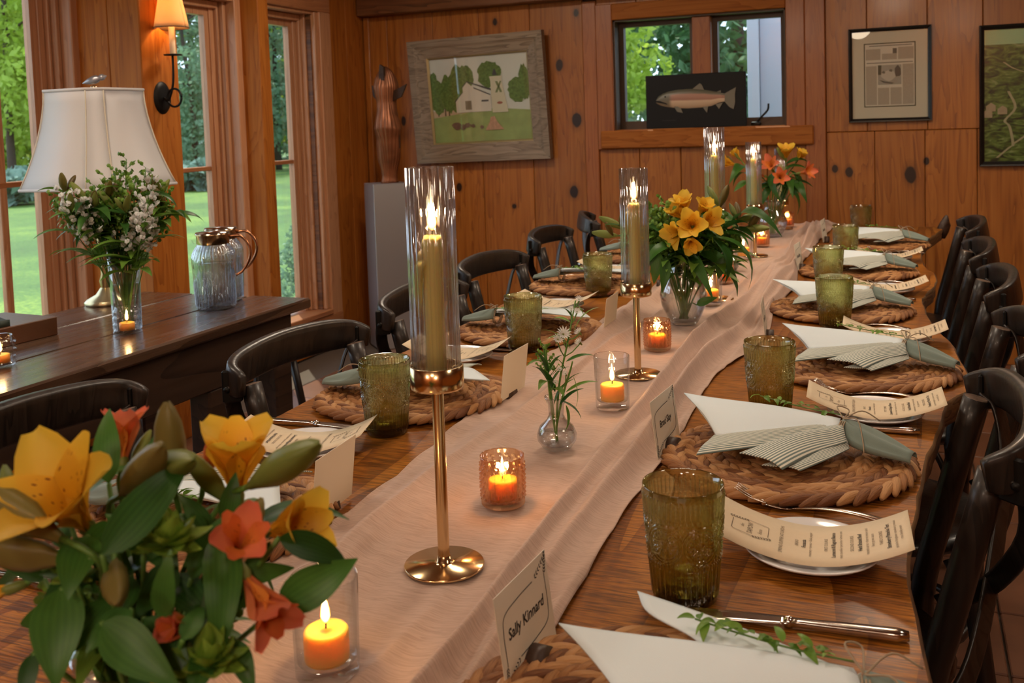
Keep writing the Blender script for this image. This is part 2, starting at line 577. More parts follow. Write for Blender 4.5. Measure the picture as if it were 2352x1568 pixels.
def rope_mat():
    m, nt, out = newmat('seagrass_braid')
    b = nn(nt, 'BsdfPrincipled', {'Roughness': .6, 'Specular IOR Level': .35})
    nt.links.new(b.outputs[0], out.inputs[0])
    g = nn(nt, 'NewGeometry')
    nz = nn(nt, 'TexNoise', {'Vector': vec(nt), 'Scale': 240., 'Detail': 3.})
    uvn = nn(nt, 'UVMap')
    st = nn(nt, 'TexNoise', {'Vector': nn(nt, 'VectorMath', {0: uvn.outputs[0], 1: (18., 1.2, 1.)}, operation='MULTIPLY').outputs[0], 'Scale': 2.6, 'Detail': 4.})
    f = mth(nt, 'ADD', mth(nt, 'MULTIPLY', g.outputs['Random Per Island'], .5), mth(nt, 'MULTIPLY', st.outputs[0], .5))
    c = ramp(nt, f, [(.28, (.15, .05, .014)), (.5, (.38, .17, .058)), (.72, (.56, .30, .125))])
    nt.links.new(c, b.inputs['Base Color'])
    bp = nn(nt, 'Bump', {'Height': st.outputs[0], 'Strength': .9, 'Distance': .0015})
    nt.links.new(bp.outputs[0], b.inputs['Normal'])
    return m
m_rope = rope_mat()

def cloth_mat(name, col, weave=600., crinkle=None, trans=0., stripes=None, rough=.85):
    m, nt, out = newmat(name)
    b = nn(nt, 'BsdfPrincipled', {'Base Color': (*col, 1), 'Roughness': rough, 'Sheen Weight': .15, 'Specular IOR Level': .2})
    nt.links.new(b.outputs[0], out.inputs[0])
    tc = nn(nt, 'TexCoord').outputs['Object']
    nz = nn(nt, 'TexNoise', {'Vector': tc, 'Scale': weave, 'Detail': 2.})
    h = nz.outputs[0]
    cs = None
    if crinkle:
        cv = nn(nt, 'VectorMath', {0: tc, 1: crinkle}, operation='MULTIPLY').outputs[0]
        cn = nn(nt, 'TexNoise', {'Vector': cv, 'Scale': 1., 'Detail': 3., 'Distortion': .8})
        h = mth(nt, 'ADD', mth(nt, 'MULTIPLY', h, .2), mth(nt, 'MULTIPLY', cn.outputs[0], 1.))
        cs = mixc(nt, 1., col, ramp(nt, cn.outputs[0], [(.3, (.80, .77, .75)), (.6, (1., 1., 1.))]), 'MULTIPLY')
    if stripes:
        n, c2, w = stripes
        u = nn(nt, 'SeparateXYZ', {0: nn(nt, 'UVMap').outputs[0]}).outputs[0]
        fr = mth(nt, 'FRACT', mth(nt, 'MULTIPLY', u, n))
        cs = mixc(nt, ramp(nt, fr, [(w - .06, (0, 0, 0)), (w + .06, (1, 1, 1))]), col, c2)
    if cs:
        nt.links.new(cs, b.inputs['Base Color'])
    bp = nn(nt, 'Bump', {'Height': h, 'Strength': .32 if crinkle else .15, 'Distance': .002})
    nt.links.new(bp.outputs[0], b.inputs['Normal'])
    if trans:
        t = nn(nt, 'BsdfTranslucent', {0: (*col, 1)})
        if cs:
            nt.links.new(cs, t.inputs[0])
        mx = nn(nt, 'MixShader', {0: trans, 1: b.outputs[0], 2: t.outputs[0]})
        nt.links.new(mx.outputs[0], out.inputs[0])
    return m
m_runner = cloth_mat('blush_gauze', (.61, .435, .35), 900., (38., 420., 38.), .12)
m_napw = cloth_mat('white_linen', (.72, .82, .87), 900.)
m_naps = cloth_mat('striped_linen', (.17, .235, .225), 900., stripes=(14., (.74, .75, .66), .5))
m_napg = cloth_mat('sage_linen', (.20, .26, .23), 900.)
m_shade = cloth_mat('white_silk_shade', (.88, .88, .90), 500., trans=.25)
m_shade_t = cloth_mat('shade_piping', (.74, .68, .56), 500.)
m_sshade = cloth_mat('cream_sconce_shade', (.88, .66, .40), 500., trans=.55)
m_twine = plain('jute_twine', (.36, .28, .19), .9)

def leaf_mat(name, col, col2, trans=.3):
    m, nt, out = newmat(name)
    b = nn(nt, 'BsdfPrincipled', {'Roughness': .42, 'Specular IOR Level': .4})
    uv = nn(nt, 'SeparateXYZ', {0: nn(nt, 'UVMap').outputs[0]})
    ve = mth(nt, 'ABSOLUTE', mth(nt, 'SUBTRACT', mth(nt, 'FRACT', mth(nt, 'MULTIPLY', uv.outputs[0], 7.)), .5))
    oi = nn(nt, 'ObjectInfo')
    f = mth(nt, 'ADD', mth(nt, 'MULTIPLY', ve, .5), mth(nt, 'MULTIPLY', oi.outputs['Random'], .75))
    c = ramp(nt, f, [(.1, col), (.9, col2)])
    nt.links.new(c, b.inputs['Base Color'])
    t = nn(nt, 'BsdfTranslucent', {0: c})
    mx = nn(nt, 'MixShader', {0: trans, 1: b.outputs[0], 2: t.outputs[0]})
    nt.links.new(mx.outputs[0], out.inputs[0])
    return m
m_leaf = leaf_mat('alstroemeria_leaf', (.022, .085, .014), (.07, .20, .03))
m_leaf2 = leaf_mat('fresh_green_leaf', (.08, .19, .02), (.22, .40, .06))
m_lime = leaf_mat('lime_green_bloom', (.16, .30, .03), (.34, .48, .08))
m_stem = plain('green_stem', (.10, .22, .035), .5, rvar=.2)
m_bud = leaf_mat('green_bud', (.16, .20, .04), (.30, .36, .09))
m_budb = leaf_mat('brown_green_bud', (.12, .075, .02), (.26, .22, .06))
m_white_fl = plain('white_petal', (.85, .86, .84), .6, trans=.3)

def petal_mat(name, base, tip, streak, freck=True):
    m, nt, out = newmat(name)
    b = nn(nt, 'BsdfPrincipled', {'Roughness': .5, 'Specular IOR Level': .3})
    uvn = nn(nt, 'UVMap').outputs[0]
    uv = nn(nt, 'SeparateXYZ', {0: uvn})
    c = ramp(nt, uv.outputs[1], [(.0, base), (.5, base), (1., tip)])
    if freck:
        vo = nn(nt, 'TexVoronoi', {'Vector': nn(nt, 'VectorMath', {0: uvn, 1: (11., 9., 1.)}, operation='MULTIPLY').outputs[0], 'Scale': 1.})
        sp = ramp(nt, vo.outputs['Distance'], [(.16, (1, 1, 1)), (.24, (0, 0, 0))])
        win = ramp(nt, uv.outputs[1], [(.25, (0, 0, 0)), (.4, (1, 1, 1)), (.75, (1, 1, 1)), (.85, (0, 0, 0))])
        c = mixc(nt, mixc(nt, 1., sp, win, 'MULTIPLY'), c, streak)
    oi = nn(nt, 'ObjectInfo')
    fr = mth(nt, 'MULTIPLY_ADD', oi.outputs['Random'], .3, .85)
    c = mixc(nt, 1., c, nn(nt, 'CombineColor', {0: fr, 1: fr, 2: fr}).outputs[0], 'MULTIPLY')
    nt.links.new(c, b.inputs['Base Color'])
    t = nn(nt, 'BsdfTranslucent', {0: c})
    mx = nn(nt, 'MixShader', {0: .35, 1: b.outputs[0], 2: t.outputs[0]})
    nt.links.new(mx.outputs[0], out.inputs[0])
    return m
m_pet_y = petal_mat('yellow_petal', (.80, .42, .02), (.86, .56, .05), (.16, .02, .01))
m_pet_y0 = petal_mat('yellow_outer_petal', (.82, .44, .03), (.80, .56, .06), (.3, .05, .01), False)
m_pet_o = petal_mat('orange_petal', (.80, .30, .05), (.74, .15, .05), (.2, .02, .01))
m_pet_o0 = petal_mat('coral_outer_petal', (.75, .24, .09), (.72, .17, .10), (.2, .02, .01), False)
# ---------------------------------------------------------------- the room shell
XL, YB = -3.11, 5.30
ZC = 2.42
fl = struct('floor', box(-3.4, 3.2, -2.2, 5.5, -.12, -.012), m_grout)
tile = mesh('tile', *box(-.147, .147, -.147, .147, -.012, 0, .003), m_floor, False)
for i in range(-11, 8):
    for j in range(1, 18):
        x, y = i * .3 + .05, j * .3 + .1
        if (x > -.2 and x < 1.9 and y > .5) or (x < -1.0 and y > .6 and x > -2.9):
            inst('tile', tile, fl, (x, y, 0))
struct('ceiling', box(-3.4, 3.2, -2.2, 5.5, ZC, ZC + .12), m_ceil)
struct('wall_right', box(3.0, 3.15, -2.2, 5.5, 0, ZC), m_pine_l)
struct('wall_front', box(-3.4, 3.2, -2.3, -2.15, 0, ZC), m_pine_l)

# back wall: solid wall with one opening, boarded with pine
bw = struct('wall_back', join(box(XL - .2, -1.53, YB + .02, YB + .16, 0, ZC), box(-.59, 3.1, YB + .02, YB + .16, 0, ZC),
                              box(-1.53, -.59, YB + .02, YB + .16, 0, 1.20), box(-1.53, -.59, YB + .02, YB + .16, 1.82, ZC)), m_beam)
def vplank(par, x0, x1, z0, z1, y=YB, mat=m_pine_b, t=.02):
    return obj('plank', box(x0 + .0012, x1 - .0012, y, y + t, z0, z1, .003), mat, par, False)
for x0, x1 in zip([-3.10, -2.95, -2.64, -2.34, -2.02], [-2.95, -2.64, -2.34, -2.02, -1.70]):
    vplank(bw, x0, x1, 0, 2.1)
for x0, x1 in zip([-1.62, -1.39, -1.16, -.93, -.70], [-1.39, -1.16, -.93, -.70, -.50]):
    vplank(bw, x0, x1, 0, 1.105)
    vplank(bw, x0, x1, 1.90, 2.1)
e = [-.40, -.166, .069, .305, .56, .80, 1.06, 1.32, 1.6, 1.9, 2.2, 2.6, 3.0]
for x0, x1 in zip(e, e[1:]):
    vplank(bw, x0, x1, 0, 1.163)
e = [-.40, -.20, .082, .33, .58, .82, 1.09, 1.35, 1.65, 1.95, 2.3, 2.65, 3.0]
for x0, x1 in zip(e, e[1:]):
    vplank(bw, x0, x1, 1.165, 2.3)
tag(obj('trim_1', box(-1.70, -1.62, YB - .012, YB + .02, 0, 1.93, .004), m_trim_bz, None, False), kind='structure')
tag(obj('trim_2', box(-.50, -.40, YB - .02, YB + .02, 0, 2.2, .004), m_trim_bz, None, False), kind='structure')
tag(obj('trim_3', box(XL + .01, -.52, YB - .10, YB, 1.94, 2.16, .006), m_beam, None, False), kind='structure')
obj('corner_batten', box(XL + .012, XL + .05, YB - .03, YB, 0, 1.94, .004), m_pine_b, bw, False)

# back window
w = tag(inst('window_1', None, None, (0, 0, 0)), kind='structure')
for nm, b in (('casing', (-1.62, -1.525, YB - .022, YB + .02, 1.10, 1.905)), ('casing', (-.595, -.50, YB - .022, YB + .02, 1.10, 1.86))):
    obj(nm, box(*b, .004), m_trim_bz, w, False)
obj('casing', box(-1.525, -.595, YB - .022, YB + .02, 1.815, 1.905, .004), m_trim_x, w, False)
obj('sill', box(-1.60, -.46, YB - .04, YB + .02, 1.105, 1.205, .006), m_trim_x, w, False)
obj('sill_ledge', box(-1.53, -.59, YB + .0, YB + .16, 1.195, 1.208), m_trim_x, w, False)
obj('jamb', join(box(-1.53, -1.515, YB, YB + .16, 1.2, 1.82), box(-.605, -.59, YB, YB + .16, 1.2, 1.82), box(-1.53, -.59, YB, YB + .16, 1.806, 1.82)), m_dark_jamb, w, False)
obj('mullion', box(-1.09, -.99, YB + .02, YB + .15, 1.208, 1.806, .004), m_trim_bz, w, False)
for x0, x1 in ((-1.515, -1.09), (-.99, -.605)):
    a = .026
    sa = obj('sash', join(box(x0, x0 + a, YB + .09, YB + .135, 1.208, 1.806), box(x1 - a, x1, YB + .09, YB + .135, 1.208, 1.806),
                          box(x0 + a, x1 - a, YB + .09, YB + .135, 1.208, 1.208 + a + .02), box(x0 + a, x1 - a, YB + .09, YB + .135, 1.806 - a, 1.806)), m_dark_jamb, w, False)
    obj('pane', box(x0 + a, x1 - a, YB + .115, YB + .12, 1.25, 1.785), m_pane, sa, False)
obj('crank_handle', join(tube(bez([(-.765, YB + .08, 1.225), (-.74, YB + .06, 1.25), (-.70, YB + .05, 1.29), (-.695, YB + .05, 1.325)], 9), .006, 6),
                         box(-.79, -.74, YB + .06, YB + .1, 1.208, 1.23, .004)), m_iron, w, True)

# left wall with three recessed windows
HEAD, SILL = 1.93, .235
lw = struct('wall_left', join(box(XL - .2, XL - .02, -2.2, .9, 0, ZC), box(XL - .2, XL - .02, 3.06, 3.40, 0, ZC), box(XL - .2, XL - .02, 4.05, 4.22, 0, ZC),
                              box(XL - .2, XL - .02, 4.74, YB + .1, 0, ZC), box(XL - .2, XL - .02, .9, 4.74, 0, SILL - .01), box(XL - .2, XL - .02, .9, 4.74, HEAD + .01, ZC)), m_beam)
def hplank(y0, y1, z0, z1, x=XL):
    return obj('plank', box(x - .02, x, y0 + .0012, y1 - .0012, z0, z1, .003), m_pine_l, lw, False)
for y0, y1 in ((4.895, 5.09), (5.09, 5.30)):
    hplank(y0, y1, 0, ZC)
for k in range(16):
    y0 = .9 + k * .25
    hplank(y0, min(y0 + .25, 4.895), 0, SILL - .04)
for y0, y1 in ((.9, 2.0), (2.0, 3.04), (3.25, 4.1), (4.1, 4.895)):
    hplank(y0, y1, HEAD + .05, ZC)
pier = tag(inst('trim_4', None, None), kind='structure')
obj('board', box(-3.13, -2.952, 3.04, 3.06, 0, ZC, .003), m_pine_l, pier, False)
obj('board', box(-2.950, -2.791, 3.04, 3.06, 0, ZC, .003), m_pine_l, pier, False)
obj('board', box(-2.815, -2.79, 3.0415, 3.248, 0, ZC, .003), m_pine_l, pier, False)
obj('core', box(-3.13, -2.816, 3.06, 3.235, 0, ZC), m_beam, pier, False)
tag(obj('trim_5', box(-3.13, -3.0, 4.09, 4.175, 0, ZC, .004), m_pine_l, None, False), kind='structure')

def left_window(n, y0, y1, munt=(1.09,), mull=None):
    """opening y0..y1; the far jamb steps out towards the room"""
    w = tag(inst('window_%d' % n, None, None), kind='structure')
    gx = XL - .12
    zb, zt = SILL, HEAD
    ys, ye = y0 + .035, y1 - .10
    for a, b in ((y1 - .10, y1 - .065),):
        pass
    obj('jamb_strip', box(gx - .03, gx + .025, ye, ye + .03, zb, zt, .003), m_trim, w, False)
    obj('jamb_strip', box(gx - .03, gx + .045, ye + .03, ye + .045, zb, zt, .003), m_trim, w, False)
    obj('jamb_strip', box(gx - .03, gx + .07, ye + .047, ye + .068, zb, zt, .003), m_trim, w, False)
    obj('jamb_strip', box(gx - .03, XL + .004, ye + .070, ye + .118, zb, zt, .004), m_trim, w, False)
    obj('head_jamb', box(gx - .03, XL - .005, y0, y1, zt - .015, zt + .012), m_trim, w, False)
    obj('head_strip', box(gx - .03, gx + .05, y0, ye + .03, zt - .05, zt - .017, .003), m_trim, w, False)
    obj('near_jamb', box(gx - .03, XL - .005, y0 - .012, y0 + .012, zb, zt), m_trim, w, False)
    sa = obj('sash', join(box(gx - .02, gx + .015, ys - .03, ys, zb + .03, zt - .05), box(gx - .02, gx + .015, ye - .03, ye, zb + .03, zt - .05),
                          box(gx - .02, gx + .015, ys, ye - .03, zt - .085, zt - .05), box(gx - .02, gx + .015, ys, ye - .03, zb + .03, zb + .085)), m_trim, w, False)
    for z in munt:
        obj('muntin', box(gx - .018, gx + .012, ys, ye - .03, z - .011, z + .011, .003), m_trim_y, sa, False)
    if mull:
        obj('muntin', box(gx - .016, gx + .009, mull - .016, mull + .016, zb + .08, zt - .08, .003), m_trim, sa, False)
    obj('pane', box(gx - .004, gx, ys, ye - .03, zb + .08, zt - .08), m_pane, sa, False)
    obj('inner_sill', box(gx - .03, XL + .03, y0, y1, zb - .03, zb, .004), m_trim_y, w, False)
    return w
left_window(2, .95, 3.035, (1.09,), 2.74)
left_window(3, 3.42, 4.075)
w3 = left_window(4, 4.24, 4.78)
obj('casing', box(XL - .02, XL + .018, 4.783, 4.895, SILL - .05, HEAD + .0, .004), m_trim, w3, False)
obj('apron', box(XL - .01, XL + .022, 3.25, 4.895, SILL - .155, SILL - .032, .004), m_trim_y, w3, False)
obj('header', box(XL - .02, XL + .018, 3.25, 4.895, HEAD, HEAD + .12, .004), m_trim_y, w3, False)

# ---------------------------------------------------------------- garden
def grass_mat():
    m, nt, out = newmat('lawn_grass')
    b = nn(nt, 'BsdfPrincipled', {'Roughness': .8})
    tc = nn(nt, 'TexCoord').outputs['Object']
    n1 = nn(nt, 'TexNoise', {'Vector': tc, 'Scale': .55, 'Detail': 4.})
    n2 = nn(nt, 'TexNoise', {'Vector': tc, 'Scale': 30., 'Detail': 3.})
    f = mth(nt, 'ADD', mth(nt, 'MULTIPLY', n1.outputs[0], .6), mth(nt, 'MULTIPLY', n2.outputs[0], .4))
    nt.links.new(ramp(nt, f, [(.36, (.022, .075, .005)), (.5, (.045, .12, .008)), (.64, (.15, .24, .02))]), b.inputs['Base Color'])
    bp = nn(nt, 'Bump', {'Height': n2.outputs[0], 'Strength': .8, 'Distance': .05})
    nt.links.new(bp.outputs[0], b.inputs['Normal'])
    nt.links.new(b.outputs[0], out.inputs[0])
    return m
tag(obj('lawn', box(-90, 40, -10, 110, -.5, -.25), grass_mat(), None, False), 'mown green lawn outside the windows', 'lawn', kind='structure')
tag(obj('path', box(-4.6, -3.35, -4, 9, -.3, -.2), plain('pale_gravel', (.45, .43, .42), .9, noise=.2), None, False), 'pale gravel path along the house wall', 'path', kind='structure')
m_bark_t = plain('tree_bark', (.05, .035, .025), .9, noise=.4)
m_tl = [plain('sunny_leaf', (.34, .46, .06), .6, trans=.5), plain('mid_green_leaf', (.16, .30, .06), .6, trans=.45), plain('deep_green_leaf', (.07, .16, .06), .6, trans=.4),
        plain('blue_green_leaf', (.18, .30, .18), .6, trans=.4)]
m_th = plain('hosta_leaf', (.16, .26, .20), .5, trans=.2)

def leaf_cloud(rg, blobs, n, size):
    V, F = [], []
    for k in range(n):
        c, r = blobs[rg.randrange(len(blobs))]
        while True:
            p = np.array([rg.uniform(-1, 1) for _ in range(3)])
            l = np.linalg.norm(p)
            if .3 < l < 1:
                break
        p = np.array(c) + p / l * (l ** .4) * np.array(r)
        a = np.array([rg.gauss(0, 1) for _ in range(3)]); a /= np.linalg.norm(a)
        b = np.cross(a, [rg.gauss(0, 1) for _ in range(3)]); b /= np.linalg.norm(b)
        s = size * rg.uniform(.6, 1.3)
        i = len(V)
        V += [tuple(p - a * s), tuple(p + b * s * .55), tuple(p + a * s), tuple(p - b * s * .55)]
        F.append([i, i + 1, i + 2, i + 3])
    return V, F

def tree(x, y, h, r, mi, label, n=2600, size=.16, trunk=.14, low=.25, group='garden trees'):
    rg = random.Random(int(x * 91 + y * 37))
    t = thing('garden_tree', label, 'tree', (x, y, -.25), 0, group)
    tp = bez([(0, 0, 0), (rg.uniform(-.1, .1), .05, h * .3), (rg.uniform(-.3, .3), -.1, h * .6), (0, 0, h * .9)], 9)
    obj('trunk', tube(tp, [trunk * (1 - .08 * i) for i in range(len(tp))], 7), m_bark_t, t)
    for k in range(4):
        z = h * (.35 + .13 * k)
        a = rg.uniform(0, 6.28)
        obj('branch', tube(bez([(0, 0, z), (math.cos(a) * r * .4, math.sin(a) * r * .4, z + .4), (math.cos(a) * r * .8, math.sin(a) * r * .8, z + .7)], 5), [trunk * .4, trunk * .35, trunk * .3, trunk * .2, trunk * .12, .02][:5], 5), m_bark_t, t)
    bl = []
    for k in range(18):
        z = h * (low + (1 - low) * rg.random())
        q = r * (1 - .4 * abs(z / h - .55))
        a = rg.uniform(0, 6.28)
        d = q * rg.uniform(.1, .8)
        bl.append(((math.cos(a) * d, math.sin(a) * d, z), (q * .45, q * .45, q * .4)))
    tag(obj('crown', leaf_cloud(rg, bl, n, size), m_tl[mi], t, False), kind='stuff')
    return t
# trees seen through the left windows and the back window
for a in [(-23.6, 20.4, 9., 2.6, 0, 'slim sunlit tree nearest the large left window', 6500, .12, .13, .2),
          (-27.0, 23.6, 10., 3.6, 0, 'broad sunny yellow-green tree beyond the left lawn', 6500, .15, .14, .05),
          (-30.0, 24.5, 12., 4.5, 1, 'tall mid-green tree at the left end of the lawn', 6000, .2, .16, .03),
          (-21.2, 25.3, 8.5, 1.9, 3, 'narrow bluish conifer seen through the middle window', 6500, .10, .1, .03),
          (-25.8, 30.8, 10., 3.4, 3, 'full blue-green tree behind the conifer', 6000, .15, .15, .03),
          (-23.4, 32.8, 10., 2.6, 3, 'leafy grey-green tree seen through the right-hand casement', 6500, .13, .14, .04),
          (-26.5, 39.5, 11., 4., 0, 'bright tree at the far edge of the lawn', 6000, .19, .15, .02),
          (-32.5, 33.0, 12., 5., 0, 'sunny green tree at the back of the garden', 6000, .22, .2, .03),
          (-35.0, 28.0, 13., 5., 1, 'large rounded tree closing the left of the garden', 6000, .24, .2, .03),
          (-4.35, 14.2, 6.5, 1.5, 0, 'sunlit yellow-green tree behind the small back window', 6500, .075, .12, .2),
          (-2.8, 17.5, 9., 2.6, 2, 'shaded dark tree behind the small back window', 6500, .12, .14, .08),
          (-6.2, 20.5, 9., 3.4, 3, 'hazy blue-green tree filling the back window view', 6500, .14, .14, .03),
          (-33.0, 46.0, 14., 8., 2, 'distant wood edge tree on the left', 4000, .4, .2, .02),
          (-20.0, 46.0, 14., 8., 1, 'distant wood edge tree in the middle', 4000, .4, .2, .02),
          (-45.0, 37.0, 14., 8., 2, 'distant wood edge tree far left', 4000, .4, .2, .02),
          (-4.0, 32.0, 13., 7., 2, 'distant wood edge tree behind the back window', 4000, .36, .2, .02)]:
    tree(*a)
def shrub(x, y, rx, h, mat, label, n=1200, size=.06, name='shrub', group='garden shrubs'):
    rg = random.Random(int(x * 53 + y * 11))
    t = thing(name, label, 'shrub', (x, y, -.25), 0, group)
    obj('stem', tube([(0, 0, 0), (0, 0, h * .7)], .02, 5), m_bark_t, t)
    tag(obj('foliage', leaf_cloud(rg, [((rg.uniform(-.3, .3) * rx, rg.uniform(-.3, .3) * rx, h * q), (rx * .8, rx * .8, h * .3)) for q in (.25, .45, .7)], n, size), mat, t, False), kind='stuff')
shrub(-4.05, 5.95, .26, .92, m_tl[3], 'small clipped bush outside the right-hand casement', 2600, .02)
for k, (x, y, d) in enumerate([(-19.5, 16.7, 'farthest left'), (-20.4, 18.3, 'second from the left'), (-17.6, 21.3, 'in the middle'), (-18.6, 21.2, 'fourth from the left'), (-18.2, 22.9, 'second from the right'), (-19.3, 24.3, 'farthest right')]):
    shrub(x, y, .8, .8, m_th, 'grey-green hosta clump in the garden border, %s' % d, 900, .15, 'hosta', 'hostas in the border')
# white porch post seen through the right pane
pp = thing('porch_post', 'white painted porch corner outside the small back window', 'post', (-.91, 7.2, -.25))
obj('board', box(-.165, -.085, -.03, .05, 0, 3.2, .004), plain('shaded_white_paint', (.46, .50, .58), .6), pp, False)  # bluish shade is put into the white of both boards
obj('board', box(-.080, .9, 0, .05, 0, 3.2, .004), plain('shaded_white_siding', (.40, .45, .54), .6), pp, False)
# ---------------------------------------------------------------- the long table
TZ = .75
RE = [(.03, .12), (.025, .5), (.02, .78), (.015, .92), (-.003, 1.165), (.008, 1.33), (.02, 1.5), (.043, 1.69), (.06, 1.84), (.10, 1.94), (.106, 2.02), (.092, 2.2), (.085, 2.31), (.05, 2.5), (.035, 2.7), (.03, 2.83),
      (.045, 2.95), (.07, 3.12), (.073, 3.3), (.05, 3.42), (.035, 3.7), (.045, 4.0), (.075, 4.25), (.12, 4.5), (.139, 4.66)]
LE = [(-1.07, .12), (-1.075, .6), (-1.066, 1.24), (-1.061, 1.47), (-1.08, 1.8), (-1.07, 2.2), (-1.085, 2.83), (-1.07, 3.3), (-1.085, 3.8), (-1.06, 4.66)]
rj = random.Random(3)
def dens(p, j):
    q = bez([(a, b, 0) for a, b in p], 110)
    return [(x + rj.uniform(-j, j), y) for x, y, _ in q]
re_, le_ = dens(RE, .0022), dens(LE, .0022)
ring = re_ + le_[::-1]
n = len(ring)
cx = -.5
def insetr(d, z):
    return [(x - math.copysign(d, x - cx), min(max(y, .12), 4.66 - (d if y > 4.6 else 0)), z) for x, y in ring]
tbl = thing('dining_table', 'long live-edge wooden dining table laid for dinner', 'table', (0, 0, 0))
V = insetr(.004, TZ) + insetr(0, TZ - .004) + insetr(-.006, TZ - .02) + insetr(.006, TZ - .045) + insetr(.03, TZ - .062)
top_f = []
ns = len(re_)
nl = len(le_)
bm = bmesh.new()
# top surface as strips between the two edges (equal counts by resampling)
K = min(ns, nl)
ri = [int(round(i * (ns - 1) / (K - 1))) for i in range(K)]
li = [n - 1 - int(round(i * (nl - 1) / (K - 1))) for i in range(K)]
F = [[ri[i], ri[i + 1], li[i + 1], li[i]] for i in range(K - 1)]
Vt = insetr(.004, TZ)
obj('top', (Vt, F), m_table, tbl, False)
sideF = []
Vs = V
for L in range(4):
    for i in range(n):
        j = (i + 1) % n
        sideF.append([L * n + i, (L + 1) * n + i, (L + 1) * n + j, L * n + j])
obj('live_edge', (Vs, sideF), m_bark, tbl, True)
Vb = insetr(.03, TZ - .062)
obj('underside', (Vb, [f[::-1] for f in F]), m_bark, tbl, False)
for y in (.55, 4.2):
    for x in (-.86, -.14):
        obj('leg', box(x - .05, x + .05, y - .05, y + .05, 0, TZ - .062, .008), m_side2, tbl, False)
    obj('rail', box(-.81, -.19, y - .03, y + .03, .2, .3, .006), m_side2, tbl, False)
kn = lathe([(.0, -.035), (.02, -.03), (.026, 0), (.022, .03), (.012, .055), (.002, .07)], 10, disp=lambda a, r, z: .004 * math.sin(3 * a + z * 60))
obj('bark_knot', xf(kn, (.128, 4.6, TZ - .01), rotm(.1, .25, 0)), m_side2, tbl)

# ---------------------------------------------------------------- gauze runner
def runner_edges(y):
    l = -.72 + .018 * math.sin(y * 2.1) + .012 * math.sin(y * 5.3 + 1)
    r = -.338 + .012 * math.sin(y * 2.7 + .4) + .006 * math.sin(y * 9.)
    if y > 2.0: r += .02 * math.exp(-((y - 2.35) / .25) ** 2)
    if y > 3.2:
        t = (y - 3.2) / 1.5
        l += .14 * t * t + .02 * t
        r += .02 * t
    return l, r
def ridge(s, c, w_, h):
    d = (s - c) / w_
    return h * math.exp(-abs(d) ** 1.7)
def runner(u, v):
    y = .14 + v * 4.58
    l, r = runner_edges(y)
    x = l + (r - l) * u
    s = x + .51
    z = TZ + .0035
    # long soft folds that wander along the table; flat lane where things stand
    z += ridge(s, .085 + .022 * math.sin(y * 2.2 + .3), .0125, .034 * (.75 + .25 * math.sin(y * 3.7)))
    z += ridge(s, .135 + .020 * math.sin(y * 2.0 + 1.4), .0115, .033 * (.7 + .3 * math.sin(y * 3.1 + 2)))
    z += ridge(s, .052 + .014 * math.sin(y * 2.9 + 2.4), .009, .012 * max(0, math.sin(y * 2.3 + 1)))
    z += ridge(s, -.085 + .020 * math.sin(y * 1.9 + 2.), .018, .013 * max(0, math.sin(y * 1.7 + .5)))
    z += ridge(s, -.150 + .022 * math.sin(y * 1.6), .019, .024 * (.6 + .4 * math.sin(y * 2.9)))
    z += ridge(s, -.185 + .010 * math.sin(y * 3.6), .012, .010 * max(0, math.sin(y * 2.6 + 2)))
    z += ridge(s, .168 + .010 * math.sin(y * 2.6), .0085, .020 * (.6 + .4 * math.sin(y * 2.2 + 1)))
    z += ridge(s, .110 + .015 * math.sin(y * 1.6 + 3), .008, .012 * (.6 + .4 * math.sin(y * 4.2)))
    z += ridge(s, -.115 + .015 * math.sin(y * 2.4 + 1.), .009, .012 * (.6 + .4 * math.sin(y * 3.3 + 1)))
    if y > 2.2:
        k = min(1., (y - 2.2) / .8)
        z += k * (ridge(s, .11 + .03 * math.sin(y * 5.), .03, .014 * (1 + math.sin(y * 6.5))) + ridge(s, .15, .03, .014 * (1 + math.sin(y * 4.1 + 2))))
    b = min(1., abs(s) / .06)
    z += b * (.0011 * math.sin(y * 34 + s * 70) + .0016 * math.sin(y * 11 + s * 140))
    x += .006 * math.sin(y * 7 + s * 30) * min(1, abs(s) / .1)
    e_ = min(u, 1 - u)
    if e_ < .03:
        z = TZ + .003 + (z - TZ - .003) * (e_ / .03) + .0045 * abs(math.sin(y * 23 + u * 5)) * (1 - e_ / .03)
    if v < .01 or v > .99: z = TZ + .004 + .5 * (z - TZ - .004)
    return (x, y, z)
V, F, UV = grid(runner, 170, 420)
ro = obj('table_runner', solid((V, F), .0012), m_runner)
tag(ro, 'blush pink crinkled gauze runner down the middle of the table', 'table runner')

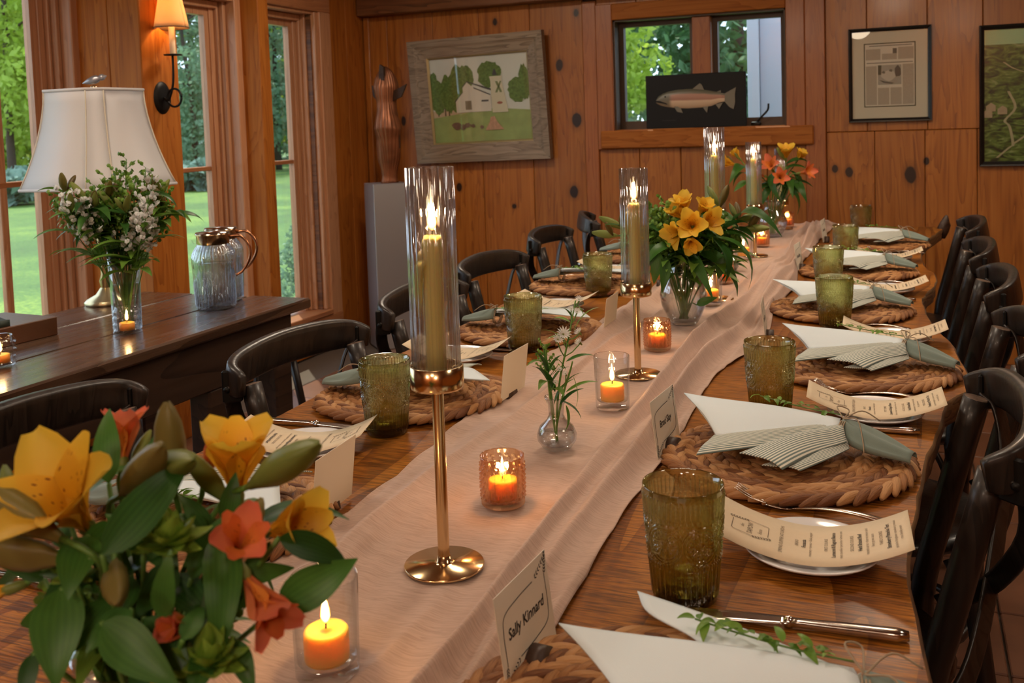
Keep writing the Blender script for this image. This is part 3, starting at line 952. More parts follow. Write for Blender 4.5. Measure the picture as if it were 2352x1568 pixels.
# ---------------------------------------------------------------- cross-back chairs
def make_chair():
    t = thing('cross_back_chair', 'x', 'chair')
    for s in (-1, 1):
        y = s * .175
        post = bez([(-.03, y * 1.06, .0), (-.065, y * 1.03, .25), (-.082, y * 1.0, .45), (-.045, y, .62), (0, y, .797)], 16)
        po = obj('back_post', tube(post, [.017 + .0025 * min(1, i / 8) for i in range(len(post))], 12), m_chair, t)
        obj('end_grain', xf(lathe([(0, .0006), (.0175, .0006), (.019, -.001)], 12), post[-1], rotm(0, .22, 0)), m_endg, po, False)
        bolt = xf(lathe([(.0, .005), (.004, .0045), (.0055, .002), (.0058, 0)], 10), (-.02, y - s * .0, .765), rotm(0, -PI / 2 + .2, 0))
        obj('bolt', bolt, m_iron, po)
        obj('front_leg', tube(bez([(-.43, s * .19, 0), (-.42, s * .18, .25), (-.41, s * .165, .44)], 6), [.015, .016, .017, .018, .018, .018, .018][:7], 10), m_chair, t)
        # iron strap bolted over the rail end, running down across the back
        st = bez([(.012, s * .205, .80), (.034, s * .19, .775), (.040, s * .15, .70), (.014, s * .02, .585), (-.02, -s * .10, .50), (-.055, -s * .16, .455)], 20)
        obj('cross_strap', tube(st, 1., 8, True, (.0145, .0032)), m_chair, t)
        obj('bracket', xf(box(-.004, .004, -.018, .018, -.03, .03, .003), (.018, s * .206, .80), rotm(0, 0, s * -.8)), m_iron, t, False)
        obj('bracket_bolt', xf(lathe([(.0, .007), (.005, .006), (.007, .002), (.0072, 0)], 8), (.023, s * .214, .795), rotm(-s * PI / 2 * .85, 0, s * .3)), m_iron, t)
    rail = bez([(-.012, -.213, .803), (.028, -.196, .812), (.052, -.13, .818), (.064, 0, .822), (.052, .13, .818), (.028, .196, .812), (-.012, .213, .803)], 30)
    nr = len(rail)
    rr = [.55 + .45 * math.sin(PI * i / (nr - 1)) ** .6 for i in range(nr)]
    Vr, Fr = tube(rail, rr, 14, True, (.0125, .036))
    obj('top_rail', (Vr, Fr), m_chair, t)
    seat = lathe([(0, .458), (.10, .456), (.18, .462), (.205, .458), (.21, .447), (.2, .435), (0, .432)], 28)
    obj('seat', xf(seat, (-.245, 0, 0)), m_chair, t)
    obj('seat_hoop', tube([(-.245 + .17 * math.cos(a), .17 * math.sin(a), .24) for a in [2 * PI * k / 24 for k in range(25)]], .009, 6), m_chair, t)
    for s in (-1, 1):
        obj('hoop_brace', tube(bez([(-.245 + .12, s * .17, .43), (-.1, s * .185, .38), (-.075, s * .18, .28)], 6), .008, 6), m_chair, t)
    return t
chair = make_chair()
first = True
for x, y, rz, side, lab in [(.096, 1.535, 0., 0, 'dark wooden cross-back chair nearest the camera on the right side'),
                            (.18, 2.10, 0.02, 0, 'second dark cross-back chair along the right side of the table'),
                            (.178, 2.73, -.02, 0, 'third dark cross-back chair along the right side of the table'),
                            (.172, 3.33, 0., 0, 'fourth dark cross-back chair along the right side of the table'),
                            (.19, 4.03, 0.03, 0, 'farthest dark cross-back chair on the right side by the back wall'),
                            (-1.24, 1.09, PI, 0, 'dark cross-back chair behind the foreground bouquet on the left'),
                            (-1.125, 1.64, PI - .03, 0, 'dark cross-back chair beside the side table, left of the first tall candlestick'),
                            (-1.145, 2.22, PI, 0, 'dark cross-back chair partly behind the first tall candlestick'),
                            (-1.20, 2.80, PI - .05, 0, 'dark cross-back chair in the middle of the left row'),
                            (-1.28, 3.56, PI + .03, 0, 'second farthest dark cross-back chair of the left row'),
                            (-1.31, 4.18, PI + .35, 0, 'farthest dark cross-back chair of the left row')]:
    if first:
        chair.location = (x, y, 0); chair.rotation_euler = (0, 0, rz); chair['label'] = lab; chair['group'] = 'cross-back dining chairs'
        first = False
    else:
        copy_tree(chair, None, (x, y, 0), rz, lab)

# ---------------------------------------------------------------- side table and what stands on it
SZ = .76
st = thing('side_table', 'dark stained oak side table in front of the left windows', 'table')
for i, (x0, x1) in enumerate(((-2.30, -2.10), (-2.098, -1.885), (-1.883, -1.67))):
    obj('top_board', box(x0, x1, .7, 2.44 + (.02, .012, .03)[i], SZ - .03, SZ, .005), m_side, st, False)
obj('apron', box(-1.715, -1.695, .8, 2.40, SZ - .17, SZ - .03, .003), m_side2, st, False)
obj('apron', box(-2.27, -2.25, .8, 2.40, SZ - .17, SZ - .03, .003), m_side2, st, False)
obj('apron', box(-2.25, -1.715, 2.38, 2.40, SZ - .17, SZ - .03, .003), m_side2, st, False)
for x in (-2.235, -1.735):
    for y in (.85, 2.07, 2.36):
        obj('leg', box(x - .035, x + .035, y - .04, y + .04, 0, SZ - .03 - (.14 if y > 2 and y < 2.3 else 0), .006), m_side2, st, False)
stl = thing('stool', 'small dark stool with a worn pale seat behind the side table', 'stool', (-2.36, 3.13, 0))
obj('seat', lathe([(0, .462), (.15, .458), (.185, .452), (.19, .44), (.17, .42), (0, .415)], 24), plain('worn_grey_seat', (.30, .32, .33), .4, noise=.3), stl)
for k in range(4):
    a = PI / 4 + k * PI / 2
    obj('leg', tube([(.11 * math.cos(a), .11 * math.sin(a), .42), (.18 * math.cos(a), .18 * math.sin(a), 0)], .016, 8), m_chair, stl)

# lamp
lm = thing('table_lamp', 'table lamp with a white flared cut-corner shade and bird finial', 'lamp', (-2.25, 2.25, SZ))
obj('foot', lathe([(0, 0), (.062, 0), (.064, .008), (.056, .016), (.03, .03), (.016, .05), (0, .052)], 28), plain('aged_brass', (.55, .45, .26), .3, .9), lm)
obj('body', lathe([(.014, .05), (.018, .07), (.012, .09), (.016, .16), (.022, .20), (.013, .23), (.010, .42)], 24), plain('antique_brass', (.42, .30, .14), .3, .9), lm)
def shade_ring(half, cut, z):
    h, c = half, half - cut
    return [(h, -c, z), (h, c, z), (c, h, z), (-c, h, z), (-h, c, z), (-h, -c, z), (-c, -h, z), (c, -h, z)]
levels = []
for k in range(9):
    t = k / 8
    hw = .113 + (.178 - .113) * (t ** 1.7)
    levels.append(shade_ring(hw, hw * .30, .64 - .285 * t))
names = []
for p in range(8):
    q = (p + 1) % 8
    V = [(a[p]) for a in levels] + [(a[q]) for a in levels]
    F = [[k, k + 1, k + 10, k + 9] for k in range(8)]
    obj('shade_panel', solid((V, F), .0015), m_shade, lm, True)
    obj('seam_piping', tube([a[p] for a in levels], .0022, 6), m_shade_t, lm)
for L in (levels[0], levels[-1]):
    obj('trim_band', tube([(x * 1.004, y * 1.004, z) for x, y, z in L + L[:2]], .0045, 8), m_shade, lm)
obj('finial_stem', lathe([(.006, .60), (.006, .645), (.012, .648), (.006, .655), (0, .656)], 10), m_brass, lm)
bird = lathe([(.001, -.03), (.004, -.022), (.008, -.012), (.011, 0), (.010, .010), (.006, .016), (.0085, .021), (.008, .027), (.004, .031), (.001, .036)], 12)
obj('bird_finial', xf(bird, (0, 0, .672), lookm((.92, .38, .28), axis='Z'), 1.15), plain('pewter', (.45, .46, .5), .35, .7), lm)

def flame(par, z, x=0, y=0, s=1.0, power=.35):
    f = lathe([(0, -.003), (.0032, .0), (.0042, .004), (.0036, .010), (.002, .017), (.0006, .023), (0, .026)], 10)
    fo = inst('flame', FLAME, par, (x, y, z), (0, 0, 0), s)
    obj('wick', tube([(x, y, z - .008), (x + .0006, y, z + .002)], .0008, 5), m_wick, par)
    l = bpy.data.lights.new('candlelight', 'POINT')
    l.energy = power
    l.color = (1.0, .56, .20)
    l.shadow_soft_size = .006
    lo = bpy.data.objects.new('candlelight', l)
    COL.objects.link(lo)
    lo.parent = par
    KIDS.setdefault(par.name, []).append(lo)
    lo.location = (x, y, z + .012)
    return fo
FLAME = mesh('flame', *lathe([(0, -.003), (.0032, .0), (.0042, .004), (.0036, .010), (.002, .017), (.0006, .023), (0, .026)], 10), m_flame)

# ribbed glass votives on the side table
def ring_votive():
    t = thing('ribbed_votive', 'x', 'votive candle', group='ribbed clear votives on the side table')
    pr = [(.024, 0)] + [(.030 + .0025 * math.sin(k * PI / 2.5) + .002 * math.sin(PI * k / 20), .004 + k * .0033) for k in range(20)] + [(.027, .071)]
    obj('glass', lathe(pr + [(.0245, .070), (.026, .035), (.024, .010), (0, .009)], 40), m_glass, t)
    obj('candle', lathe([(0, .010), (.019, .010), (.019, .028), (.016, .029), (0, .027)], 20), m_wax_v, t)
    flame(t, .036, power=.12)
    return t
rv = ring_votive()
rv.location = (-1.853, 1.915, SZ); rv['label'] = 'lit ribbed clear votive in front of the greenery vase on the side table'
copy_tree(rv, None, (-1.872, 1.555, SZ), 0, 'lit ribbed clear votive at the near end of the side table, by the book')

# water pitchers
def pitcher():
    t = thing('water_pitcher', 'x', 'pitcher', group='glass water pitchers')
    def dp(a, r, z):
        if .008 < z < .09: return .0017 * math.cos(a * 34)
        if .15 < z < .178: return .0014 * math.cos(a * 34)
        if .105 < z < .135:
            return .0007 * math.cos(a * 24) * math.cos((z - .12) * 420)
        return 0
    out_ = [(0, .0), (.050, .0), (.055, .006)] + [(.0555 + .0005 * k, .012 + k * .010) for k in range(14)] + [(.061, .152), (.058, .162), (.053, .172), (.047, .182), (.044, .190), (.043, .194)]
    obj('glass_body', lathe(out_ + [(.041, .194), (.041, .188), (.05, .172), (.058, .15), (.053, .012), (0, .010)], 204, disp=dp), m_pitch, t)
    obj('spout', xf(lathe([(.012, 0), (.014, .008), (.0155, .014)], 12), (-.042, -.006, .192), rotm(0, -.4, 0)), m_glass, t)
    obj('water', lathe([(0, .011), (.0525, .0125), (.0565, .13), (.0, .1302)], 40), m_water, t)
    obj('lid', lathe([(.0445, .186), (.0455, .189), (.0455, .211), (.049, .213), (.049, .2165), (.03, .2195), (0, .2200)], 36), m_brass, t)
    obj('lid_glass', lathe([(.0485, .2168), (.047, .2205), (0, .2225)], 36), m_steel, t)
    h = bez([(.040, .010, .205), (.075, .014, .205), (.098, .018, .175), (.098, .018, .14), (.078, .014, .105), (.058, .010, .092)], 24)
    obj('handle', tube(h, .0042, 8), m_rosegold, t)
    rosette = join(*[xf(tube([(r_ * math.cos(a), r_ * math.sin(a), 0) for a in [2 * PI * k / 20 for k in range(21)]], .0008, 5), (0, 0, 0)) for r_ in (.017, .014, .009, .004)])
    obj('rosette', xf(rosette, (.033, -.0505, .115), rotm(R(90), 0, R(33))), m_glass, t)
    return t
pt = pitcher()
pt.location = (-1.853, 2.262, SZ); pt.rotation_euler = (0, 0, R(25)); pt['label'] = 'glass water pitcher with gold lid, the nearer of two'
copy_tree(pt, None, (-1.913, 2.374, SZ), R(20), 'glass water pitcher with gold lid, behind the other pitcher')

bk = thing('leather_book', 'thick brown leather book lying on the side table', 'book', (-2.03, 1.86, SZ), R(-4))
obj('cover', join(box(-.20, 0, -.5, 0, 0, .005, .002), box(-.20, 0, -.5, 0, .041, .047, .002), box(-.004, .001, -.5, 0, 0, .047, .002)), plain('brown_leather', (.13, .05, .022), .4, bump=.3), bk, False)
obj('pages', box(-.195, -.006, -.495, -.004, .005, .041), plain('page_edges', (.22, .12, .07), .7), bk, False)
obj('emblem', xf(lathe([(0, .0012), (.008, .001), (.009, 0)], 14), (.0012, -.14, .02), rotm(0, PI / 2, 0)), m_brass, bk)
sl_ = thing('stone_slab', 'dark green slate slab lying on the leather book', 'slab', (-2.09, 1.74, SZ + .047), R(-8))
obj('slab', solid(grid(lambda u, v: (-.13 + .17 * u + .006 * math.sin(9 * v), -.42 + .42 * v, .018 + .003 * math.sin(11 * u + 7 * v)), 12, 20)[:2], .018), plain('green_slate', (.03, .045, .035), .55, noise=.4, bump=.5), sl_)
# ---------------------------------------------------------------- place mats
def lobe(L, W, H, n=7, m=6):
    V, F, U = [], [], []
    for j in range(m + 1):
        t = j / m
        rr = math.sin(PI * (.06 + .88 * t)) ** .65
        for i in range(n):
            a = 2 * PI * i / n
            V.append(((t - .5) * L, math.cos(a) * W * rr * .5, math.sin(a) * H * rr * .5))
            U.append((i / n, t))
    for j in range(m):
        for i in range(n):
            k = (i + 1) % n
            F.append([j * n + i, j * n + k, (j + 1) * n + k, (j + 1) * n + i])
    F.append(list(range(n))[::-1]); F.append([m * n + i for i in range(n)])
    return np.array(V), F, U
LB = lobe(.062, .0150, .0150, 8, 8)
rgm = random.Random(5)
def braid_coil(r):
    V, F, U = [], [], []
    cnt = max(5, int(round(2 * PI * r / .0205)))
    for k in range(cnt):
        for side in (1, -1):
            a = 2 * PI * (k + (.5 if side < 0 else 0)) / cnt
            ang = a + PI / 2 + side * R(22 + rgm.uniform(-5, 5))
            c, s = math.cos(ang), math.sin(ang)
            sc = 1 + rgm.uniform(-.12, .12)
            P_ = LB[0] * np.array([sc * min(1., .35 + r / .09), sc, 1])
            rr = r + side * .0058
            X = P_[:, 0] * c - P_[:, 1] * s + rr * math.cos(a)
            Y = P_[:, 0] * s + P_[:, 1] * c + rr * math.sin(a)
            Z = P_[:, 2] + .0075 + .0022 * np.cos(P_[:, 0] / .062 * PI) * 1.6
            nb = len(V)
            V += list(zip(X, Y, Z))
            F += [[i + nb for i in f] for f in LB[1]]
            U += LB[2]
    return V, F, U
coils = []
for r_ in (.1600, .1335, .1070, .0805, .0540, .0275, .008):
    V, F, U = braid_coil(r_)
    coils.append(mesh('braid_coil', V, F, m_rope, True, U))
def placemat(x, y, rz, label):
    t = thing('place_mat', label, 'place mat', (x, y, TZ + .0005), rz, 'round braided place mats')
    for me in coils:
        inst('braid_coil', me, t)
    return t

# ---------------------------------------------------------------- tumblers
def tumbler_mesh():
    NT, H = 336, .125
    zs = [0, .003] + [.006 + i * (.119 / 134) for i in range(135)]
    def rad(z):
        return .0335 + .0095 * (z / H) ** .9
    def dp(a, z):
        d = 0.
        if .008 < z < .044: d = .0010 * abs(math.cos(a * 18)) - .0004
        elif .044 <= z < .049: d = .0008 * (math.cos(a * 60) > 0)
        elif .05 <= z < .094:
            k = round(a / (2 * PI / 6))
            da = a - k * 2 * PI / 6
            dx, dz = da * rad(z), z - .0715
            q = math.hypot(dx, dz) / .0205
            ph = math.atan2(dz, dx)
            bmp = lambda c, w_: math.exp(-((q - c) / w_) ** 2)
            if q < 1.06:
                d = .0012 * (bmp(.98, .045) + bmp(.82, .04)) + .0012 * bmp(.60, .10) * max(0, math.cos(16 * ph)) + .0012 * bmp(.36, .10) * max(0, math.cos(16 * ph)) + .0012 * bmp(0, .12)
            else:
                d = .0008 * max(0, math.sin(dx * 700) * math.sin(dz * 700))
        elif .094 <= z < .0985: d = .0010 * max(0, math.cos(a * 44))
        elif .0995 <= z < .114: d = .0010 * abs(math.cos(a * 26)) - .0002
        elif .114 <= z < .1185: d = .0009 * max(0, math.cos(a * 52))
        return d
    V, F = [], []
    for z in zs:
        for i in range(NT):
            a = 2 * PI * i / NT
            aa = a if a <= PI else a - 2 * PI
            r = rad(z) + 1.9 * dp(aa, z) - (.003 if z < .002 else 0)
            V.append((r * math.cos(a), r * math.sin(a), z))
    nz = len(zs)
    for j in range(nz - 1):
        for i in range(NT):
            k = (i + 1) % NT
            F.append([j * NT + i, j * NT + k, (j + 1) * NT + k, (j + 1) * NT + i])
    inner = [(.0425, .1262), (.0412, .1255)] + [(rad(z) - .0032, z) for z in (.115, .09, .06, .03, .014)] + [(.02, .011), (0, .010)]
    base = len(V)
    for r, z in inner:
        for i in range(NT):
            a = 2 * PI * i / NT
            V.append((r * math.cos(a), r * math.sin(a), z))
    prev = (nz - 1) * NT
    for j in range(len(inner)):
        cur = base + j * NT
        for i in range(NT):
            k = (i + 1) % NT
            F.append([prev + i, prev + k, cur + k, cur + i])
        prev = cur
    F.append(list(range(NT))[::-1])
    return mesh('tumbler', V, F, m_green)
TUMB = tumbler_mesh()
ord_ = ['nearest', 'second', 'third', 'fourth', 'fifth', 'sixth']
for k, (x, y) in enumerate([(-.225, 1.004), (-.225, 1.696), (-.168, 2.414), (-.222, 2.957), (-.208, 3.54), (-.191, 4.30)]):
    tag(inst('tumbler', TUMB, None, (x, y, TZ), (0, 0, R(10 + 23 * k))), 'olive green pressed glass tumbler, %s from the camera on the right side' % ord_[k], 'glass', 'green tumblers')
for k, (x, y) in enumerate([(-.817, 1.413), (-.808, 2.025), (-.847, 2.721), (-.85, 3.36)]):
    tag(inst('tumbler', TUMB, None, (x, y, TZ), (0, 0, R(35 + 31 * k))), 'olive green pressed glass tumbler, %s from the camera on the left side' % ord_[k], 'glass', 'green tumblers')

# ---------------------------------------------------------------- plates, menus, cutlery
PLATE = mesh('plate', *lathe([(0, .004), (.044, .004), (.050, .007), (.059, .013), (.074, .0165), (.0765, .0172), (.077, .016), (.074, .0135), (.055, .006), (.046, .0), (0, .0)], 56), m_china)
MW, ML = .055, .107
def mz(x): return .012 + .030 * (abs(x) / ML) ** 1.9
V, F, U = grid(lambda u, v: ((u - .5) * 2 * ML, (v - .5) * 2 * MW, mz((u - .5) * 2 * ML)), 28, 4)
MENU = mesh('menu', *solid((V, F), .0004), m_paper)
def menu_text(lines):
    parts = []
    for s, x, size, off in lines:
        tv, tf = text_vf(s, size, off)
        parts.append(([(x - ty, tx, mz(x - ty) + .0007) for tx, ty, _ in tv], tf))
    return join(*parts)
bold = ([('Focaccia', -.008, .0062, .00015), ('Lumaconi & Ragout Bianco', .0245, .0062, .00015), ('Herb Braised Beef', .053, .0062, .00015), ('Strawberry Pistachio Tart', .083, .0062, .00015)])
light = menu_text([('the', -.077, .006, 0), ('TAPOW', -.068, .0085, 0), ('Farm', -.057, .0065, 0), ('SPRING SUPPER AT UADHI', -.033, .0062, 0), ('BREAD', -.016, .0052, 0), ('FIRST COURSE', .0165, .0052, 0), ('SECOND COURSE', .0445, .0052, 0), ('THIRD COURSE', .0755, .0052, 0)])
small = menu_text([('rosemary • tomato • black pepper', -.001, .0048, 0), ('mint crumble • pecorino • lemon zest', .0325, .0048, 0), ('roasted carrot • charred onion salad', .0605, .0048, 0), ('fancy green sauce', .0665, .0048, 0), ('pistachio frangipane • strawberry mousse', .0905, .0045, 0), ('rose chantilly cream', .0965, .0045, 0)])
def line_on_menu(pts, w=.0004):
    V, F = [], []
    for (a, b), (c, d) in zip(pts, pts[1:]):
        dx, dy = c - a, d - b
        l = math.hypot(dx, dy) or 1
        nx, ny = -dy / l * w, dx / l * w
        i = len(V)
        for (p, q) in ((a + nx, b + ny), (a - nx, b - ny), (c - nx, d - ny), (c + nx, d + ny)):
            V.append((p, q, mz(p) + .0006))
        F.append([i, i + 1, i + 2, i + 3])
    return V, F
def sprig2d(x, y, ang, L, fn):
    V, F = [], []
    c, s = math.cos(ang), math.sin(ang)
    for k in range(7):
        for sd in (-1, 1):
            t = k / 6 * L
            a = ang + sd * .7
            p = (x + c * t, y + s * t)
            l = .0045 * (1 - .3 * k / 6)
            q = (p[0] + math.cos(a) * l, p[1] + math.sin(a) * l)
            nx, ny = -math.sin(a) * .0009, math.cos(a) * .0009
            m_ = ((p[0] + q[0]) / 2, (p[1] + q[1]) / 2)
            i = len(V)
            V += [fn(*p), fn(m_[0] + nx, m_[1] + ny), fn(*q), fn(m_[0] - nx, m_[1] - ny)]
            F.append([i, i + 1, i + 2, i + 3])
    return V, F
mfn = lambda x, y: (x, y, mz(x) + .0006)
logo = join(line_on_menu([(-.088, .008), (-.088, -.018), (-.086, -.02), (-.056, -.02), ]), line_on_menu([(-.048, -.008), (-.048, .018), (-.05, .02), (-.075, .02)]), sprig2d(-.092, .012, R(20), .02, mfn), sprig2d(-.044, -.012, R(200), .02, mfn))
MB = [mesh('dish_name', *menu_text([q]), m_ink, False) for q in bold]
ML_ = mesh('fine_lettering', *join(light, small, logo), m_ink2, False)
def plate_and_menu(x, y, rz, plab, mlab):
    tag(inst('bread_plate', PLATE, None, (x, y, TZ)), plab, 'plate', 'white bread plates')
    t = thing('menu_card', mlab, 'menu', (x, y, TZ + .0035), rz, 'printed menus on the plates')
    inst('paper', MENU, t); inst('fine_lettering', ML_, t)
    for me in MB: inst('dish_name', me, t)
handle_pts = lambda x0, x1, z0: [(x0 + (x1 - x0) * k / 10, 0, z0 + .004 * math.sin(PI * k / 10)) for k in range(11)]
def fork_parts():
    hp = [(.005 + .125 * k / 12, 0, .004 + .007 * math.sin(PI * k / 12)) for k in range(13)]
    h = tube(hp, [.55 + .75 * (k / 12) ** 1.6 if k < 12 else .9 for k in range(13)], 10, True, (.0056, .0018))
    hd = solid(grid(lambda u, v: (-.025 + .03 * u, (v - .5) * (.021 - .013 * u ** 3), .004 + .004 * (1 - u)), 6, 6)[:2], .0014)
    ti = [tube(bez([(-.024, q, .009), (-.045, q, .013), (-.066, q * 1.02, .0235)], 8), [.0014, .0014, .0014, .0013, .0012, .0011, .001, .0008, .0006], 6) for q in (-.0088, -.003, .003, .0088)]
    return h, hd, ti
fh, fd, fts = fork_parts()
FH, FD = mesh('fork_handle', *fh, m_steel), mesh('fork_head', *fd, m_steel)
FT = [mesh('tine', *q, m_steel) for q in fts]
def fork(x, y, rz, label):
    t = thing('fork', label, 'fork', (x, y, TZ), rz, 'steel forks')
    inst('handle', FH, t)
    hd = inst('head', FD, t)
    for q in FT: inst('tine', q, hd)
KH = mesh('knife_handle', *tube([(.0 + .112 * k / 10, 0, .006) for k in range(11)], [.75 + .45 * (k / 10) for k in range(10)] + [.8], 10, True, (.0066, .0042)), m_steel)
KB = mesh('knife_blade', *solid(grid(lambda u, v: (-.125 * u, (v - .5) * (.016 + .004 * math.sin(PI * u)) * (1 if u < .8 else max(.06, (1 - ((u - .8) / .2) ** 2))), .0065 - .0045 * u), 16, 4)[:2], .0012), m_steel)
KC = mesh('knife_bolster', *xf(lathe([(0, -.005), (.005, -.004), (.0062, 0), (.005, .004), (0, .005)], 12), (0, 0, .006), rotm(0, PI / 2, 0)), m_steel)
def knife(x, y, rz, label):
    t = thing('knife', label, 'knife', (x, y, TZ), rz, 'steel knives')
    inst('handle', KH, t); inst('blade', KB, t); inst('bolster', KC, t)

# ---------------------------------------------------------------- napkin bundles
G = np.array([.078, .028, .045])
def lerp(a, b, t): return np.array(a) + (np.array(b) - np.array(a)) * t
def fan(C, goff, zf, nu=18, nv=24, pw=1.0):
    def fn(u, v):
        g = G + np.array(goff(v))
        p = lerp(g, C(v), u ** pw)
        p[2] += zf(u, v)
        return tuple(p)
    return grid(fn, nv, nu) if False else grid(lambda a, b: fn(b, a), nv, nu)
def curve(pts):
    Q = bez(pts, 40)
    n_ = len(Q) - 1
    return lambda v: np.array(Q[min(n_, int(round(v * n_)))])
def nap_meshes(var):
    rg = random.Random(var)
    j = lambda s: rg.uniform(-s, s)
    wc = curve([(-.168 + j(.008), .098 + j(.015), .056), (-.145, .05, .052), (-.118, 0, .046), (-.092, -.05 + j(.01), .034)])
    w1 = fan(wc, lambda v: (-.005, .012 - .03 * v, .004), lambda u, v: .004 * math.sin(PI * u) * math.cos(PI * (v - .5)) + .0025 * math.sin(u * 5 + v * 3))
    wc2 = curve([(-.158, .088, .048), (-.135, .04, .044), (-.11, -.01, .039), (-.086, -.056, .026)])
    if var == 99:
        wc2 = curve([(-.10, .168, .046), (-.09, .12, .050), (-.05, .075, .050), (-.03, .04, .042)])
    w2 = fan(wc2, lambda v: (-.004, .010 - .03 * v, .0), lambda u, v: .003 * math.sin(PI * u))
    def band(e0, e1, g0, g1, crown, wave, nv=24):
        # a folded length of cloth: from its free end e0-e1 to the tied neck g0-g1
        def fn(a, b):
            p0, p1 = lerp(e0, g0, b), lerp(e1, g1, b)
            p = lerp(p0, p1, a)
            p[2] += crown * math.sin(PI * a) ** .8 * (.4 + .6 * math.sin(PI * min(1, b * 1.1 + .08))) + wave * math.sin(7 * a + 4 * b)
            p[1] += .008 * math.sin(PI * b) * (1 if crown > .006 else -1)
            return tuple(p)
        return grid(fn, nv, 24)
    s1 = band((-.112 + j(.006), -.110 + j(.006), .026), (-.096, -.046, .036), (.072, -.002, .040), (.078, .034, .050), .006, .001)
    s2 = band((.014 + j(.006), -.122 + j(.006), .024), (-.052, -.098, .030), (.084, -.016, .034), (.074, .020, .050), .011, .0012)
    s3 = band((.030, -.112, .019), (-.02, -.112, .021), (.088, -.020, .026), (.080, .004, .036), .005, .001)
    def tail(u, v):
        c = lerp(G + np.array([.0, -.002, -.008]), (.172 + j(0), -.012, .020), u)
        w_ = .013 + .020 * math.sin(PI * min(1, u * 1.05) ** .9) * (1 - .35 * u)
        h = .018 * (1 - .75 * u) + .004
        a = PI * (v * 1.1 - .05)
        off = np.array([.30, 1.0, 0]) * (w_ * math.cos(a))
        return tuple(c + off + np.array([0, 0, h * math.sin(a) - .004 + .0025 * math.sin(v * 22) * math.sin(PI * u)]))
    tl = grid(tail, 16, 22)
    out_ = []
    for nm, (V, F, U), m_, th in (('white_fold', w1, m_napw, .0016), ('white_fold', w2, m_napw, .0016), ('striped_fold', s1, m_naps, .0014), ('striped_fold', s2, m_naps, .0014), ('striped_fold', s3, m_naps, .0014), ('sage_tail', tl, m_napg, .0012)):
        V2, F2 = solid((V, F), th)
        out_.append((nm, mesh(nm, V2, F2, m_, True, list(U) + list(U))))
    return out_
NAPS = [nap_meshes(3), nap_meshes(8), nap_meshes(21), nap_meshes(99)]
tw = [tube([(G[0] + .004 * math.cos(a) + dx, G[1] - .010 + .021 * math.cos(a), .034 + .019 * math.sin(a)) for a in [2 * PI * k / 24 for k in range(25)]], .0011, 5) for dx in (-.003, .0, .003)]
bow = [tube(bez([(G[0], G[1] - .005, .055), (G[0] - .01, G[1] + .02, .066), (G[0] + .006, G[1] + .032, .058), (G[0], G[1] - .004, .055)], 16), .0010, 5),
       tube(bez([(G[0], G[1] - .005, .055), (G[0] + .02, G[1] - .02, .060), (G[0] + .028, G[1] - .045, .038), (G[0] + .03, G[1] - .06, .026)], 12), .0010, 5),
       tube(bez([(G[0], G[1] - .005, .055), (G[0] + .025, G[1] + .012, .064), (G[0] + .05, G[1] + .016, .05)], 10), .0010, 5)]
TW = mesh('twine', *join(*tw, *bow), m_twine)
def leaf_vf(L, W, curl=.3, fold=.25, n=7, tipw=1.0):
    def fn(u, v):
        s = u * 2 - 1
        w_ = W * math.sin(PI * min(1, v ** .75)) ** .9 * (1 - .15 * v) + .0004
        a = curl * v * v
        return (s * w_, L * v * math.cos(a * .7), fold * abs(s) * w_ - L * v * math.sin(a * .7))
    return grid(fn, 4, n)
V, F, U = leaf_vf(.014, .0030, .5)
HERB = mesh('herb_leaf', V, F, m_leaf2, True, U)
SPST = mesh('sprig_stem', *tube(bez([(.075, .04, .056), (.03, .052, .058), (-.02, .075, .060), (-.05, .09, .062)], 12), .0009, 5), m_stem)
def napkin(x, y, rz, label, var=0, z=.0155, herbs=14):
    t = thing('napkin_bundle', label, 'napkin', (x, y, TZ + z - .004), rz, 'folded napkins tied with twine')
    for nm, me in NAPS[var]:
        inst(nm, me, t)
    inst('twine', TW, t)
    sp = inst('sprig', SPST, t)
    rg = random.Random(var * 7 + int(y * 100))
    for k in range(herbs):
        q = k / max(1, herbs - 1)
        p = lerp((.06, .044, .058), (-.05, .09, .063), q)
        inst('leaf', HERB, sp, tuple(p), (rg.uniform(-.2, .7), rg.uniform(-.5, .5), rg.uniform(-1, 4)), rg.uniform(.8, 1.5))

RM = [(-.20, .735), (-.17, 1.45), (-.09, 2.02), (-.17, 2.62), (-.155, 3.26), (-.11, 3.94)]
LM = [(-.865, 1.0), (-.872, 1.605), (-.86, 2.2), (-.92, 2.85), (-.905, 3.5)]
for k, (x, y) in enumerate(RM):
    placemat(x, y, k * 1.1, 'round braided seagrass place mat, %s from the camera on the right side' % ord_[k])
    napkin(x + (.095 if k == 0 else 0), y + (.015 if k == 0 else 0), R([15, 0, -4, 3, 0, 2][k]), 'white and striped sage napkin tied with twine, %s from the camera on the right' % ord_[k], [3, 0, 2, 0, 1, 2][k], .0155, 26 if k == 0 else 14)
    knife([-.115, -.10, -.06, -.10, -.10, -.07][k], y + [.24, .185, .18, .185, .18, .18][k], R([4, 3, 3, 2, 2, 2][k]), 'steel dinner knife, %s from the camera on the right side' % ord_[k])
    if k:
        fork([0, -.150, -.10, -.13, -.12, -.08][k], y - .176, R(-7), 'steel fork lying beside a white plate, %s from the camera on the right side' % ord_[k - 1])
